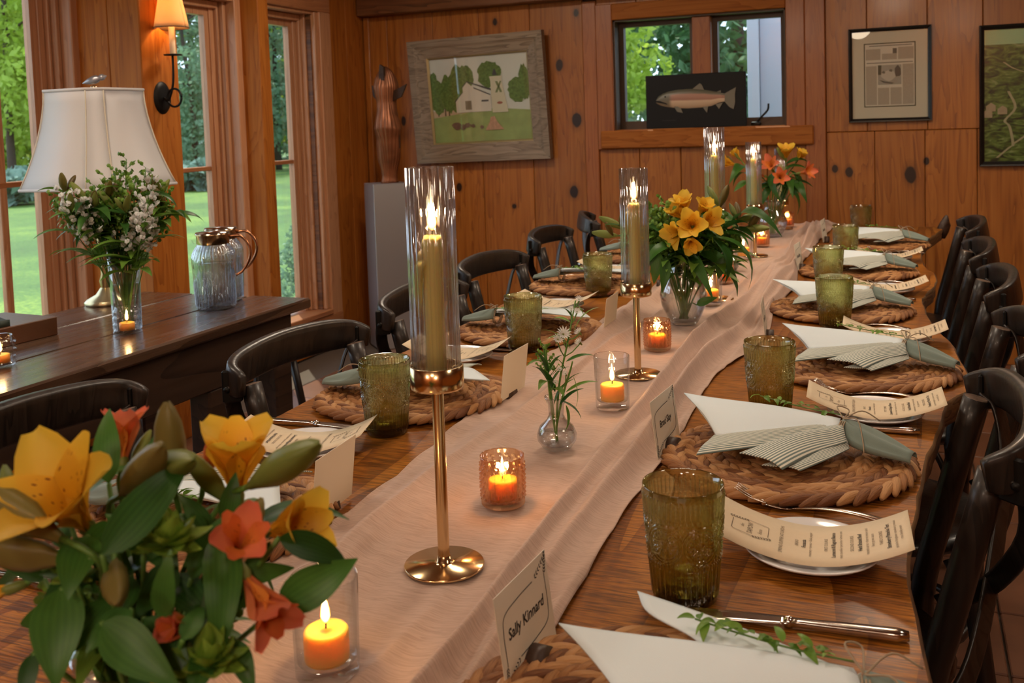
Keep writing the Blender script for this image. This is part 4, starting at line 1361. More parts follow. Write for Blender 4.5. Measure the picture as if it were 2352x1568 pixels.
for k, (x, y) in enumerate(LM):
    placemat(x, y, k * 1.7, 'round braided seagrass place mat, %s from the camera on the left side' % ord_[k])
    napkin(x, y, PI + R([8, 12, 6, 4, 0][k]), 'white and sage napkin tied with twine, %s from the camera on the left' % ord_[k], [0, 2, 1, 0, 2][k])
    knife(x - .08, y - .20, PI + R(5), 'steel dinner knife, %s from the camera on the left side' % ord_[k])
    fork(x - .02, y + .185, PI - R(2), 'steel fork beside a plate, %s from the camera on the left side' % ord_[k])
for k, (x, y, rz) in enumerate([(-.108, 1.142, 4), (-.057, 1.712, 3), (-.035, 2.30, 2), (-.065, 2.93, 4), (-.07, 3.57, 2)]):
    plate_and_menu(x, y, R(rz), 'round white bread plate, %s from the camera on the right side' % ord_[k], 'cream printed menu curling over its plate, %s from the camera on the right side' % ord_[k])
for k, (x, y, rz) in enumerate([(-.895, 1.285, 196), (-.915, 1.90, 186), (-.90, 2.50, 183), (-.93, 3.15, 180)]):
    plate_and_menu(x, y, R(rz), 'round white bread plate, %s from the camera on the left side' % ord_[k], 'cream printed menu lying on its plate, %s from the camera on the left side' % ord_[k])

# ---------------------------------------------------------------- place cards
CARD = mesh('card', *box(-.0003, .0003, -.055, .055, 0, .086), m_card, False)
cfn = lambda a, b: (.0006, a, b)
border = []
pts = [(-.043, .018), (-.036, .022), (-.036, .022)]
bp_ = bez([(-.046, .02, 0), (-.046, .050, 0), (-.040, .064, 0), (-.012, .068, 0), (.02, .069, 0)], 20)
bq_ = bez([(.046, .066, 0), (.046, .036, 0), (.040, .022, 0), (.012, .018, 0), (-.02, .017, 0)], 20)
def ribbon(P_, w=.0005):
    V, F = [], []
    for (a, b, _), (c, d, _) in zip(P_, P_[1:]):
        dx, dy = c - a, d - b
        l = math.hypot(dx, dy) or 1
        nx, ny = -dy / l * w, dx / l * w
        i = len(V)
        V += [cfn(a + nx, b + ny), cfn(a - nx, b - ny), cfn(c - nx, d - ny), cfn(c + nx, d + ny)]
        F.append([i, i + 1, i + 2, i + 3])
    return V, F
tv, tf = text_vf('Sally Kinnard', .0145, .0003, shear=.1)
deco = join(ribbon(bp_), ribbon(bq_), sprig2d(.026, .070, R(25), .026, cfn), sprig2d(.047, .066, R(75), .018, cfn), sprig2d(-.022, .016, R(200), .026, cfn), sprig2d(-.047, .02, R(260), .016, cfn))
CT1 = mesh('lettering', *join(([(.0006, a, b + .044) for a, b, _ in tv], tf), deco), m_ink, False)
tv2, tf2 = text_vf('Brad Slay', .0145, .0003, shear=.1)
CT2 = mesh('lettering', *join(([(.0006, a, b + .044) for a, b, _ in tv2], tf2), deco), m_ink, False)
m_hold = plain('dark_walnut_holder', (.045, .022, .014), .5, noise=.2)
HOLD = mesh('holder', *xf(prism([(.021 * math.cos(PI * k / 14), .024 * math.sin(PI * k / 14)) for k in range(15)], -.008, .008), (0, 0, 0), rotm(0, 0, PI / 2)), m_hold)
def place_card(x, y, rz, label, txt=None, tilt=.12):
    t = thing('place_card', label, 'place card', (x, y, TZ), rz, 'ivory place cards')
    c = inst('card', CARD, t, (0, 0, .006), (0, -tilt, 0))
    inst('holder', HOLD, t, (.007, 0, 0))
    if txt: inst('lettering', txt, t, (0, 0, .006), (0, -tilt, 0))
place_card(-.330, .822, R(-4), 'ivory name place card in wooden holder nearest the camera on the right', CT1)
place_card(-.345, 1.45, R(-5), 'ivory name place card beside the second right-hand place mat', CT2)
place_card(-.305, 2.26, R(5), 'ivory place card seen edge-on behind the second right-hand tumbler', CT2)
place_card(-.335, 3.30, R(-4), 'small ivory place card, second farthest on the right side', CT2)
place_card(-.315, 4.06, R(-4), 'small ivory place card, farthest on the right side', CT2)
place_card(-.716, 1.085, PI + R(4), 'blank back of an ivory place card between the bouquet and first candlestick', None)
place_card(-.692, 1.668, PI + R(-2), 'blank back of an ivory place card right of the first candlestick', None)
place_card(-.677, 2.255, PI + R(1), 'blank back of an ivory place card left of the second candlestick', None)
place_card(-.70, 2.90, PI + R(6), 'blank back of an ivory place card behind the second candlestick', None)

# ---------------------------------------------------------------- candlesticks and votives
RZ = TZ + .006
FL_H = .249
def flute(a, r, z): return .0011 * abs(math.cos(a * 11)) * 1.6 - .0008
FLUTE = mesh('fluted_cylinder', *lathe([(.0272, 0), (.0272, FL_H * .5), (.0272, FL_H), (.0248, FL_H), (.0248, FL_H * .5), (.0248, 0)], 176, disp=lambda a, r, z: flute(a, r, z) if r > .026 else 0), m_flute)
CUP = mesh('cup', *lathe([(0, 0), (.022, 0), (.0295, .002), (.0305, .005), (.0305, .028), (.0295, .0285), (.0292, .026), (.0292, .006), (.006, .004), (0, .004)], 44), m_brass)
BASE = mesh('base', *lathe([(0, .0), (.046, .0), (.0465, .0015), (.0455, .003), (.012, .0038), (.0085, .006), (.0075, .012), (0, .012)], 56), m_brass)
def candlestick(x, y, cupz, candle_top, label, lit=True, lean=0., drip=0):
    t = thing('candlestick', label, 'candlestick', (x, y, RZ), 0, 'gold candlesticks with fluted glass')
    c0 = cupz - RZ
    inst('base', BASE, t)
    obj('stem', lathe([(.0068, .008), (.0068, c0)], 20), m_brass, t)
    inst('cup', CUP, t, (0, 0, c0))
    inst('glass_cylinder', FLUTE, t, (0, 0, c0 + .004))
    ct = candle_top - RZ
    dx = lean
    cn = obj('taper_candle', tube([(dx * q, 0, c0 + .006 + (ct - c0 - .006) * q) for q in (0, .25, .5, .75, .97, 1.)], [.0115, .0113, .0111, .0109, .0107, .0095], 20), m_wax_t, t)
    for k in range(drip):
        a = PI + .5 * (k - 1) + .3
        z = ct - .004 - .012 * k
        obj('wax_drip', tube(bez([(dx + .009 * math.cos(a), .009 * math.sin(a), z), (dx + (.012 + .003 * k) * math.cos(a), (.012 + .003 * k) * math.sin(a), z - .012), (dx + (.012 + .0035 * k) * math.cos(a), (.012 + .0035 * k) * math.sin(a), z - .03 - .016 * k)], 8), [.003, .0042, .005, .0048, .004, .004, .0045, .003, .0015], 8), m_wax_t, cn)
    if lit:
        flame(t, ct + .009, dx, 0, 1.3, 2.0)
    return t
candlestick(-.500, .982, .962, 1.138, 'tall gold candlestick with fluted glass, nearest the camera', drip=3, lean=.001)
candlestick(-.503, 1.865, .913, 1.098, 'gold candlestick with fluted glass left of the yellow bouquet', drip=2)
candlestick(-.500, 2.711, .980, 1.156, 'tallest fluted glass candlestick rising behind the yellow bouquet', drip=1)
candlestick(-.522, 3.589, .915, 1.108, 'fluted glass candlestick left of the orange bouquet')
candlestick(-.530, 4.47, .860, 1.04, 'farthest fluted glass candlestick, mostly hidden by the orange bouquet', False)

def hob(a, r, z):
    if .010 < z < .058:
        row = round(z / .0058)
        ph = a * 18 + (PI / 2 if row % 2 else 0)
        return .0024 * max(0, math.cos(ph)) ** 1.3 * max(0, math.cos((z / .0058 - row) * PI)) + 0
    if z <= .010 and z > .001: return .0008 * max(0, math.cos(a * 36))
    return 0
hp_ = [(.0, 0), (.026, 0), (.0285, .002)] + [(.0285 + .0008 * min(1, k / 20), .004 + k * .00116) for k in range(53)] + [(.0295, .0665), (.0280, .0665), (.0272, .03), (.0262, .008), (0, .007)]
HOB = mesh('hobnail_glass', *lathe(hp_, 144, disp=hob), m_peach)
VC = mesh('votive_candle', *lathe([(0, 0), (.0205, 0), (.021, .003), (.021, .026), (.0195, .0285), (.017, .0275), (0, .0255)], 28), m_wax_v)
def peach(x, y, label, lit=True):
    t = thing('hobnail_votive', label, 'votive candle', (x, y, RZ), 0, 'peach hobnail votives')
    inst('glass', HOB, t); inst('candle', VC, t, (0, 0, .008), (0, 0, 0), .92)
    flame(t, .042, 0, 0, .9, .5)
CLR = mesh('votive_glass', *lathe([(0, 0), (.0285, 0), (.0298, .002), (.0300, .012), (.0306, .05), (.0315, .092), (.0310, .0932), (.0296, .092), (.0288, .05), (.0282, .016), (.027, .0135), (0, .0125)], 48), m_glass)
def clear(x, y, label):
    t = thing('clear_votive', label, 'votive candle', (x, y, RZ), 0, 'clear glass votives')
    inst('glass', CLR, t); inst('candle', VC, t, (0, 0, .0135))
    flame(t, .050, 0, 0, 1.1, .4)
peach(-.505, 1.172, 'glowing peach hobnail votive nearest the camera on the runner')
peach(-.517, 2.085, 'glowing peach hobnail votive right of the second candlestick stem')
peach(-.529, 2.987, 'glowing peach hobnail votive behind the yellow bouquet vase')
peach(-.535, 3.856, 'glowing peach hobnail votive in front of the orange bouquet vase')
peach(-.518, 4.56, 'farthest peach hobnail votive, behind the orange bouquet vase')
clear(-.506, .747, 'clear glass votive with lit candle beside the foreground bouquet')
clear(-.489, 1.637, 'clear glass votive with lit candle right of the white flower bud vase')
clear(-.500, 2.623, 'clear glass votive with lit candle just behind the yellow bouquet vase')
clear(-.548, 3.494, 'clear glass votive with lit candle left of the farthest lit votives')
# ---------------------------------------------------------------- flowers
def petal(L, W, flare, cup, mat, inner=False):
    def fn(u, v):
        s = u * 2 - 1
        w_ = W * math.sin(PI * min(1., .06 + .90 * v ** 1.25)) ** .62 * (.35 + .65 * min(1, v * 1.8))
        r = .003 + flare * L * v ** 1.9
        z = L * (v ** .9) * (1 - .28 * flare * v * v)
        return (r - cup * s * s * w_ * .9 + .0015 * math.sin(v * 9) * abs(s), s * w_, z + (.06 * L * s * s * v if not inner else 0))
    V, F, U = grid(fn, 6, 9)
    return mesh('petal', V, F, mat, True, U)
PET = {'y': (petal(.054, .0185, .62, .35, m_pet_y0), petal(.053, .0120, .52, .5, m_pet_y, True)),
       'o': (petal(.052, .0125, .60, .4, m_pet_o0), petal(.050, .0085, .55, .5, m_pet_o, True))}
CALYX = mesh('bloom', *lathe([(0, -.012), (.0025, -.011), (.0042, -.004), (.0048, .003), (.003, .008), (0, .009)], 10), m_bud)
BUD = {'g': mesh('bud', *lathe([(.0015, -.008), (.004, 0), (.0078, .012), (.0085, .022), (.0072, .034), (.0042, .044), (.001, .050)], 12, disp=lambda a, r, z: .0010 * math.cos(3 * a)), m_bud),
       'b': mesh('bud', *lathe([(.0015, -.008), (.004, 0), (.0082, .012), (.0090, .022), (.0075, .034), (.0045, .043), (.001, .048)], 12, disp=lambda a, r, z: .0010 * math.cos(3 * a)), m_budb)}
LEAVES = []
for (L, W, c, fo) in ((.085, .0125, .6, .25), (.105, .016, .9, .3), (.07, .010, .3, .2), (.12, .015, 1.2, .3)):
    V, F, U = leaf_vf(L, W, c, fo, 10)
    LEAVES.append(mesh('leaf', V, F, m_leaf, True, U))
V, F, U = leaf_vf(.055, .009, .5, .25, 8)
LEAF_S = mesh('leaf', V, F, m_leaf2, True, U)

def place(o, p, d, roll=0., axis='Z', sc=1.):
    M = Matrix(lookm(d, axis=axis)).to_4x4()
    o.matrix_basis = Matrix.Translation(Vector(p)) @ M @ Matrix.Rotation(roll, 4, 'Z' if axis == 'Z' else 'Y') @ Matrix.Diagonal((sc, sc, sc, 1))
    return o

def bloom(par, p, d, col, sc=1., roll=0., openness=1.):
    b = place(inst('bloom', CALYX, par), p, d, roll, 'Z', sc)
    for k in range(6):
        o = inst('petal', PET[col][k % 2], b, (0, 0, 0), (0, R(-6 + 10 * (1 - openness) * -1), k * PI / 3 + rnd.uniform(-.12, .12)))
        o.scale = (openness, 1, 1)
    return b

SPREAD = .012
def flower_stem(root, head, d, label, group, name='alstroemeria', col='y', sc=1., nleaf=3, buds=0, openness=1., rs=None, leafs=None, stem=True):
    """root: where the stem stands (local origin); head: bloom position in world; d: facing"""
    rg = rs or rnd
    t = thing(name, label, 'flower', tuple(root), 0, group)
    off = np.array([rg.uniform(-1, 1), rg.uniform(-1, 1), 0]) * SPREAD
    root = np.array(root) + off
    t.location = tuple(root)
    rt, hd = root, np.array(head) - root
    dn = np.array(Vector(d).normalized())
    mid = hd * .5 + np.array([0, 0, .04 * np.linalg.norm(hd) / .2])
    sp = bez([(0, 0, 0), tuple(hd * np.array([.10, .10, .28]) - off * 1.2), tuple(mid * np.array([.75, .75, 1.]) * .96 - off * .6), tuple(hd - dn * .03 * sc), tuple(hd - dn * .008 * sc)], 16)
    if stem:
        obj('stem', tube(sp, .0021, 6), m_stem, t)
    if col in ('y', 'o'):
        bloom(t, hd, dn, col, sc, rg.uniform(0, 6), openness)
    elif col in ('g', 'b'):
        place(inst('bud', BUD[col], t), hd, dn, 0, 'Z', sc)
    for k in range(nleaf):
        q = .62 + .36 * (k + rg.random() * .5) / max(1, nleaf)
        p = np.array(sp[min(len(sp) - 1, int(q * len(sp)))])
        a = rg.uniform(0, 6.28)
        dd = np.array([math.cos(a), math.sin(a), rg.uniform(-.5, .7)])
        place(inst('leaf', rg.choice(leafs or LEAVES), t), p, dd, rg.uniform(-.5, .5), 'Y', sc * rg.uniform(.7, 1.1))
    for k in range(buds):
        a = rg.uniform(0, 6.28)
        dd = np.array([math.cos(a) * .7, math.sin(a) * .7, 1])
        place(inst('bud', BUD[rg.choice('gb')], t), hd + dd * .012 * sc + np.array([0, 0, -.01]), dd, 0, 'Z', sc * rg.uniform(.6, .95))
    return t

SEEN = {}
def nth(label, where):
    k = SEEN[label] = SEEN.get(label, -1) + 1
    return '%s, %s %s' % (label, ['first', 'second', 'third', 'fourth', 'fifth', 'sixth', 'seventh', 'eighth', 'ninth', 'tenth', 'eleventh', 'twelfth', 'thirteenth', 'fourteenth', 'fifteenth', 'sixteenth', 'seventeenth', 'eighteenth', 'nineteenth', 'twentieth'][k], where)
def filler_stem(root, head, label, group, kind='seed', name='greenery_stem', sc=1., rs=None):
    """airy stem: side twigs ending in tiny seed discs or white florets"""
    rg = rs or rnd
    t = thing(name, label, 'foliage', tuple(root), 0, group)
    root = np.array(root) + np.array([rg.uniform(-1, 1), rg.uniform(-1, 1), 0]) * SPREAD
    t.location = tuple(root)
    hd = np.array(head) - root
    sp = bez([(0, 0, 0), tuple(hd * .4 + np.array([0, 0, .02])), tuple(hd * .75), tuple(hd)], 14)
    tw_ = [tube(sp, .0013, 5)]
    disc = lathe([(0, -.0007), (.0022, 0), (0, .0007)], 6)
    parts = []
    for k in range(26):
        q = .52 + .48 * k / 25
        p = np.array(sp[min(len(sp) - 1, int(q * (len(sp) - 1)))])
        a = k * 2.4
        dd = np.array([math.cos(a), math.sin(a), .9])
        l = .022 * sc * (1.15 - .75 * (k / 25))
        e_ = p + dd * l
        tw_.append(tube([tuple(p), tuple(p + dd * l * .5 + np.array([0, 0, -.001])), tuple(e_)], .0005, 4))
        for m_ in range(3 if kind == 'seed' else 2):
            parts.append(xf(disc, tuple(p + dd * l * (.55 + .22 * m_) + np.array([rg.uniform(-.002, .002) for _ in range(3)])), rotm(rg.uniform(0, 3), rg.uniform(0, 3), 0), sc * (1.3 if kind == 'seed' else 1.7)))
    obj('stem', join(*tw_), m_stem, t)
    tag(obj('seed_head' if kind == 'seed' else 'floret_cluster', join(*parts), m_leaf2 if kind == 'seed' else m_white_fl, t, False, uv=None), kind='stuff')
    for k in range(4):
        p = np.array(sp[int((.35 + .14 * k) * (len(sp) - 1))])
        a = rg.uniform(0, 6.28)
        place(inst('leaf', LEAF_S, t), p, (math.cos(a), math.sin(a), .4), 0, 'Y', sc * rg.uniform(.7, 1.2))
    return t

def vase(x, y, z, prof, wl, label, name='glass_vase'):
    t = thing(name, label, 'vase', (x, y, z))
    inner = [(max(0., r - .0022), max(zz, .007)) for r, zz in prof[::-1]]
    obj('glass', lathe(prof + inner + [(0, .007)], 48), m_vase, t)
    wr = [(max(.0, r - .0028), max(zz, .0075)) for r, zz in prof if zz <= wl]
    obj('water', lathe([(0, .0075)] + wr + [(0, wr[-1][1])], 40), m_water, t)
    return t
URN = lambda s, h: [(0, 0), (.030 * s, 0), (.034 * s, .003), (.042 * s, h * .10), (.054 * s, h * .26), (.058 * s, h * .40), (.052 * s, h * .56), (.038 * s, h * .70), (.032 * s, h * .80), (.036 * s, h * .92), (.046 * s, h)]

# ---- foreground bouquet
vx, vy = -.492, .50
vase(vx, vy, RZ, URN(.92, .155), .10, 'clear glass vase of the foreground alstroemeria bouquet, bottom left')
root = (vx, vy, RZ + .05)
gF = 'stems of the foreground bouquet'
rs = random.Random(11)
up_cam = lambda p, k=.6: tuple(np.array(p) * 1.0)
for (u, v, dp, d, col, sc, nl, bd, op, lab) in [
    (205, 1215, .640, (.02, -.55, .72), 'y', 1.2, 2, 0, 1.15, 'large open yellow alstroemeria facing the camera in the foreground bouquet'),
    (545, 1145, .690, (.12, -.1, 1.), 'y', 1.10, 2, 1, .85, 'upright yellow alstroemeria at the top right of the foreground bouquet'),
    (612, 1222, .660, (.9, -.1, .3), 'y', .9, 1, 0, .9, 'yellow alstroemeria turned to the right edge of the foreground bouquet'),
    (25, 1215, .650, (-.8, -.5, .3), 'y', 1.0, 2, 1, 1., 'yellow alstroemeria at the left edge of the foreground bouquet'),
    (30, 1350, .640, (-.7, -.5, -.2), 'y', .85, 1, 0, .9, 'pale yellow alstroemeria drooping at the lower left frame edge'),
    (285, 1070, .720, (-.1, .2, 1.), 'o', .85, 2, 1, .8, 'coral alstroemeria peeking from behind the foreground bouquet top'),
    (545, 1275, .640, (.5, -.5, .6), 'o', .95, 1, 1, .8, 'orange alstroemeria in the right middle of the foreground bouquet'),
    (555, 1310, .620, (.75, -.3, -.45), 'o', 1.0, 1, 0, .75, 'drooping orange-red alstroemeria at the lower right of the bouquet'),
    (448, 1425, .610, (.1, -.9, .3), 'o', .7, 1, 0, .55, 'half-open coral alstroemeria low in the foreground bouquet'),
    (408, 1520, .600, (-.1, -.7, .2), 'y', .6, 0, 0, .5, 'small closed yellow alstroemeria above the vase rim'),
    (340, 1560, .600, (-.2, -.8, -.1), 'o', .6, 0, 0, .5, 'small pink alstroemeria at the bottom frame edge'),
    (470, 1105, .700, (.2, .2, .9), 'o', .6, 1, 0, .5, 'small closed coral alstroemeria behind the upright yellow bloom'),
    (590, 1105, .650, (.75, -.1, .45), 'g', 1.3, 0, 0, 1., 'large green alstroemeria bud pointing right in the foreground bouquet'),
    (295, 1120, .640, (.6, -.2, .5), 'b', 1.25, 0, 0, 1., 'brown-green bud beside the large yellow bloom'),
    (400, 1100, .690, (.05, -.1, 1.), 'b', 1.2, 0, 0, 1., 'upright brown-green bud in the middle of the bouquet'),
    (335, 1085, .650, (.7, -.2, .25), 'g', 1.2, 0, 0, 1., 'lime striped bud lying across the top of the bouquet'),
    (110, 1215, .610, (-.95, -.1, .45), 'b', 1.35, 0, 0, 1., 'brown bud at the left of the foreground bouquet'),
    (130, 1280, .610, (-.9, -.2, .1), 'b', 1.15, 0, 0, 1., 'brown bud pointing left under the large yellow bloom'),
    (265, 1300, .600, (.6, -.6, -.1), 'b', .9, 0, 0, 1., 'small pale bud in the centre of the foreground bouquet')]:
    p = at(u, v, dp)
    flower_stem(root, p, d, lab, gF, 'alstroemeria', col, sc, nl, bd, op, rs)
# big single leaves placed round the bouquet: each belongs to a leafy stem
def leafy(root, items, label, group):
    t = thing('leafy_stem', label, 'foliage', tuple(root), 0, group)
    rt = np.array(root)
    for (u0, v0, d0, u1, v1, d1, w_) in items:
        a, b = at(u0, v0, d0) - rt, at(u1, v1, d1) - rt
        L = float(np.linalg.norm(b - a))
        V, F, U = leaf_vf(L, L * w_, .35, .22, 10)
        o = inst('leaf', mesh('leaf', V, F, m_leaf, True, U), t)
        place(o, a, b - a, 0, 'Y')
        # roll the blade to face the viewer
        vd = Vector(CAM_LOC - rt - (a + b) / 2).normalized()
        y_ = Vector(b - a).normalized()
        z_ = (vd - y_ * vd.dot(y_)).normalized()
        z_ = (z_ + Vector((rs.uniform(-.4, .4), rs.uniform(-.4, .4), rs.uniform(.1, .6)))).normalized()
        z_ = (z_ - y_ * z_.dot(y_)).normalized()
        x_ = y_.cross(z_)
        o.matrix_basis = Matrix.Translation(Vector(a)) @ Matrix((x_, y_, z_)).transposed().to_4x4()
        sp = bez([(0, 0, 0), tuple(a * .5 + np.array([0, 0, .02])), tuple(a)], 8)
        obj('stem', tube(sp, .0018, 5), m_stem, t)
leafy(root, [(250, 1110, .67, 240, 925, .69, .17), (330, 1130, .69, 390, 950, .71, .16), (235, 1275, .58, 445, 1035, .62, .17)], 'stem with upright pointed leaves at the top of the foreground bouquet', gF)
leafy(root, [(140, 1350, .60, 120, 1568, .56, .28), (235, 1430, .58, 390, 1568, .55, .22), (75, 1500, .60, 50, 1620, .58, .2), (160, 1200, .66, 60, 1090, .66, .2)], 'stem with broad leaves hanging at the lower left of the bouquet', gF)
leafy(root, [(640, 1235, .62, 818, 1285, .64, .17), (640, 1390, .63, 815, 1290, .63, .24), (540, 1470, .60, 580, 1590, .58, .20), (520, 1330, .62, 680, 1300, .63, .16)], 'stem with leaves reaching right over the runner in the foreground', gF)
leafy(root, [(375, 1420, .59, 378, 1280, .58, .18), (440, 1330, .63, 500, 1180, .64, .2), (200, 1230, .62, 150, 1350, .58, .3), (520, 1200, .66, 540, 1090, .66, .22), (330, 1260, .61, 250, 1180, .60, .22), (400, 1300, .64, 320, 1400, .60, .25), (470, 1420, .61, 520, 1300, .62, .2)], 'dense dark leafy stem in the heart of the foreground bouquet', gF)
leafy(root, [(230, 1330, .63, 90, 1300, .62, .2), (480, 1230, .66, 420, 1130, .66, .22), (300, 1400, .60, 200, 1480, .57, .25), (560, 1330, .63, 620, 1240, .64, .2), (180, 1400, .62, 20, 1430, .62, .2), (420, 1180, .66, 470, 1290, .63, .25), (260, 1200, .64, 180, 1290, .61, .26), (420, 1470, .58, 470, 1380, .6, .25)], 'leafy stem filling the left and centre of the foreground bouquet', gF)
leafy(root, [(330, 1420, .60, 430, 1560, .57, .24), (430, 1400, .62, 520, 1500, .59, .24), (250, 1380, .61, 150, 1500, .58, .26), (380, 1330, .64, 480, 1400, .61, .26), (300, 1320, .64, 230, 1440, .60, .28), (540, 1400, .63, 600, 1300, .64, .22), (200, 1300, .64, 90, 1400, .61, .24), (360, 1480, .58, 300, 1600, .55, .26), (450, 1260, .66, 560, 1240, .65, .24), (330, 1200, .67, 400, 1310, .64, .26), (100, 1330, .63, 10, 1290, .62, .22), (480, 1480, .59, 440, 1600, .56, .24)], 'leafy stem packed low above the rim of the foreground vase', gF)
for (u, v, dp, s) in ((385, 1255, .61, 1.2), (70, 1300, .65, .8), (485, 1530, .585, 1.1), (170, 1330, .62, .7)):
    t = thing('lime_bloom', 'ruffled lime green filler bloom %s in the foreground bouquet' % {385: 'in the centre', 70: 'at the left', 485: 'low on the right', 170: 'behind the left bud'}[u], 'flower', tuple(root), 0, gF)
    p = at(u, v, dp) - np.array(root)
    obj('stem', tube(bez([(0, 0, 0), tuple(p * .5 + np.array([0, 0, .02])), tuple(p)], 8), .0018, 5), m_stem, t)
    for k in range(22):
        a, e_ = k * 2.4, math.acos(1 - 1.3 * (k + .5) / 22)
        dd = (math.sin(e_) * math.cos(a), math.sin(e_) * math.sin(a), math.cos(e_))
        V, F, U = (None, None, None)
        place(inst('floret', LIME, t) if 'LIME' in globals() else inst('floret', globals().setdefault('LIME', mesh('floret', *leaf_vf(.021, .0075, -.4, .5, 6)[:2], m_lime, True, leaf_vf(.021, .0075, -.4, .5, 6)[2])), t), p, dd, 0, 'Y', s * rs.uniform(.8, 1.15))
for k in range(5):
    filler_stem(root, at(120 + 110 * k, 1330 + 60 * (k % 2), .66), nth('fine seed-head stem inside the foreground bouquet', 'from the left'), gF, 'seed', sc=1.1, rs=rs)

# ---- yellow bouquet in the middle of the table
vx, vy = -.520, 2.373
vase(vx, vy, RZ, URN(1.0, .178), .105, 'clear glass urn vase of the yellow bouquet on the runner')
root = (vx, vy, RZ + .012)
gY = 'stems of the yellow bouquet'
rs = random.Random(5)
for (u, v, dp, d, col, sc, nl, bd, op, lab) in [
    (1575, 492, 2.40, (-.1, -.5, 1.), 'y', 1.05, 2, 0, 1., 'topmost yellow alstroemeria of the middle bouquet'),
    (1578, 530, 2.35, (-.55, -.75, -.1), 'y', 1.1, 2, 0, 1.1, 'lowest open yellow alstroemeria of the middle bouquet'),
    (1592, 522, 2.35, (.1, -.9, .25), 'y', 1.15, 2, 0, 1.1, 'central yellow alstroemeria of the middle bouquet'),
    (1606, 515, 2.36, (.8, -.5, .25), 'y', 1.1, 2, 0, 1.1, 'right-hand yellow alstroemeria of the middle bouquet'),
    (1572, 505, 2.38, (-.55, -.5, .8), 'y', 1.0, 1, 1, .9, 'left-hand yellow alstroemeria of the middle bouquet'),
    (1608, 500, 2.40, (.45, -.4, .9), 'y', 1.0, 1, 0, .9, 'upper right yellow alstroemeria of the middle bouquet'),
    (1585, 545, 2.34, (.25, -.8, -.35), 'y', .95, 1, 0, .9, 'drooping yellow alstroemeria below the centre of the middle bouquet'),
    (1655, 470, 2.42, (.4, 0, 1.), 'b', 1.1, 3, 1, 1., 'brown alstroemeria bud standing above the middle bouquet'),
    (1700, 505, 2.40, (.9, -.2, .25), 'g', 1.3, 3, 2, 1., 'green striped buds at the right of the middle bouquet'),
    (1712, 525, 2.38, (.95, -.2, .05), 'g', 1.2, 3, 1, 1., 'lower green bud pointing right from the middle bouquet'),
    (1425, 520, 2.45, (-.9, 0, .4), 'g', 1.2, 2, 2, 1., 'pale green buds reaching left behind the second candlestick'),
    (1412, 540, 2.45, (-.95, 0, .1), 'g', 1.2, 1, 1, 1., 'lower pale bud reaching left behind the second candlestick'),
    (1680, 540, 2.36, (.6, -.5, -.2), 'none', 1.2, 6, 0, 1., 'dark leafy stem at the right of the middle bouquet'),
    (1520, 560, 2.35, (-.6, -.4, -.2), 'none', 1.2, 6, 0, 1., 'dark leafy stem at the left of the middle bouquet'),
    (1640, 560, 2.32, (.3, -.7, -.2), 'none', 1.2, 7, 0, 1., 'dark leafy stem in front of the middle bouquet'),
    (1590, 560, 2.42, (.0, .4, .3), 'none', 1.2, 7, 0, 1., 'dark leafy stem at the back of the middle bouquet')]:
    flower_stem(root, at(u, v, dp), d, lab, gY, 'alstroemeria', col, sc, nl, bd, op, rs)
for k, (u, v) in enumerate(sorted([(1505, 480), (1530, 465), (1515, 520), (1498, 540), (1660, 520), (1690, 545), (1620, 560), (1570, 565), (1512, 500), (1525, 540), (1535, 510), (1640, 545), (1665, 560), (1550, 570), (1508, 555), (1650, 500)])):
    filler_stem(root, at(u, v, 2.40 + .02 * (k % 3)), nth('airy green seed-head stem in the middle bouquet', 'from the left'), gY, 'seed', sc=2.1, rs=rs)
t = thing('leafy_stem', 'stem with leaves hanging over the left rim of the middle vase', 'foliage', root, 0, gY)
leafy(root, [(1515, 580, 2.35, 1500, 650, 2.33, .2), (1530, 590, 2.34, 1525, 668, 2.30, .16), (1505, 560, 2.36, 1480, 620, 2.33, .22), (1660, 590, 2.34, 1650, 640, 2.33, .25), (1600, 700, 2.37, 1645, 680, 2.35, .2)], 'long leaves hanging over the rim of the middle vase', gY)
bpy.data.objects.remove(t)

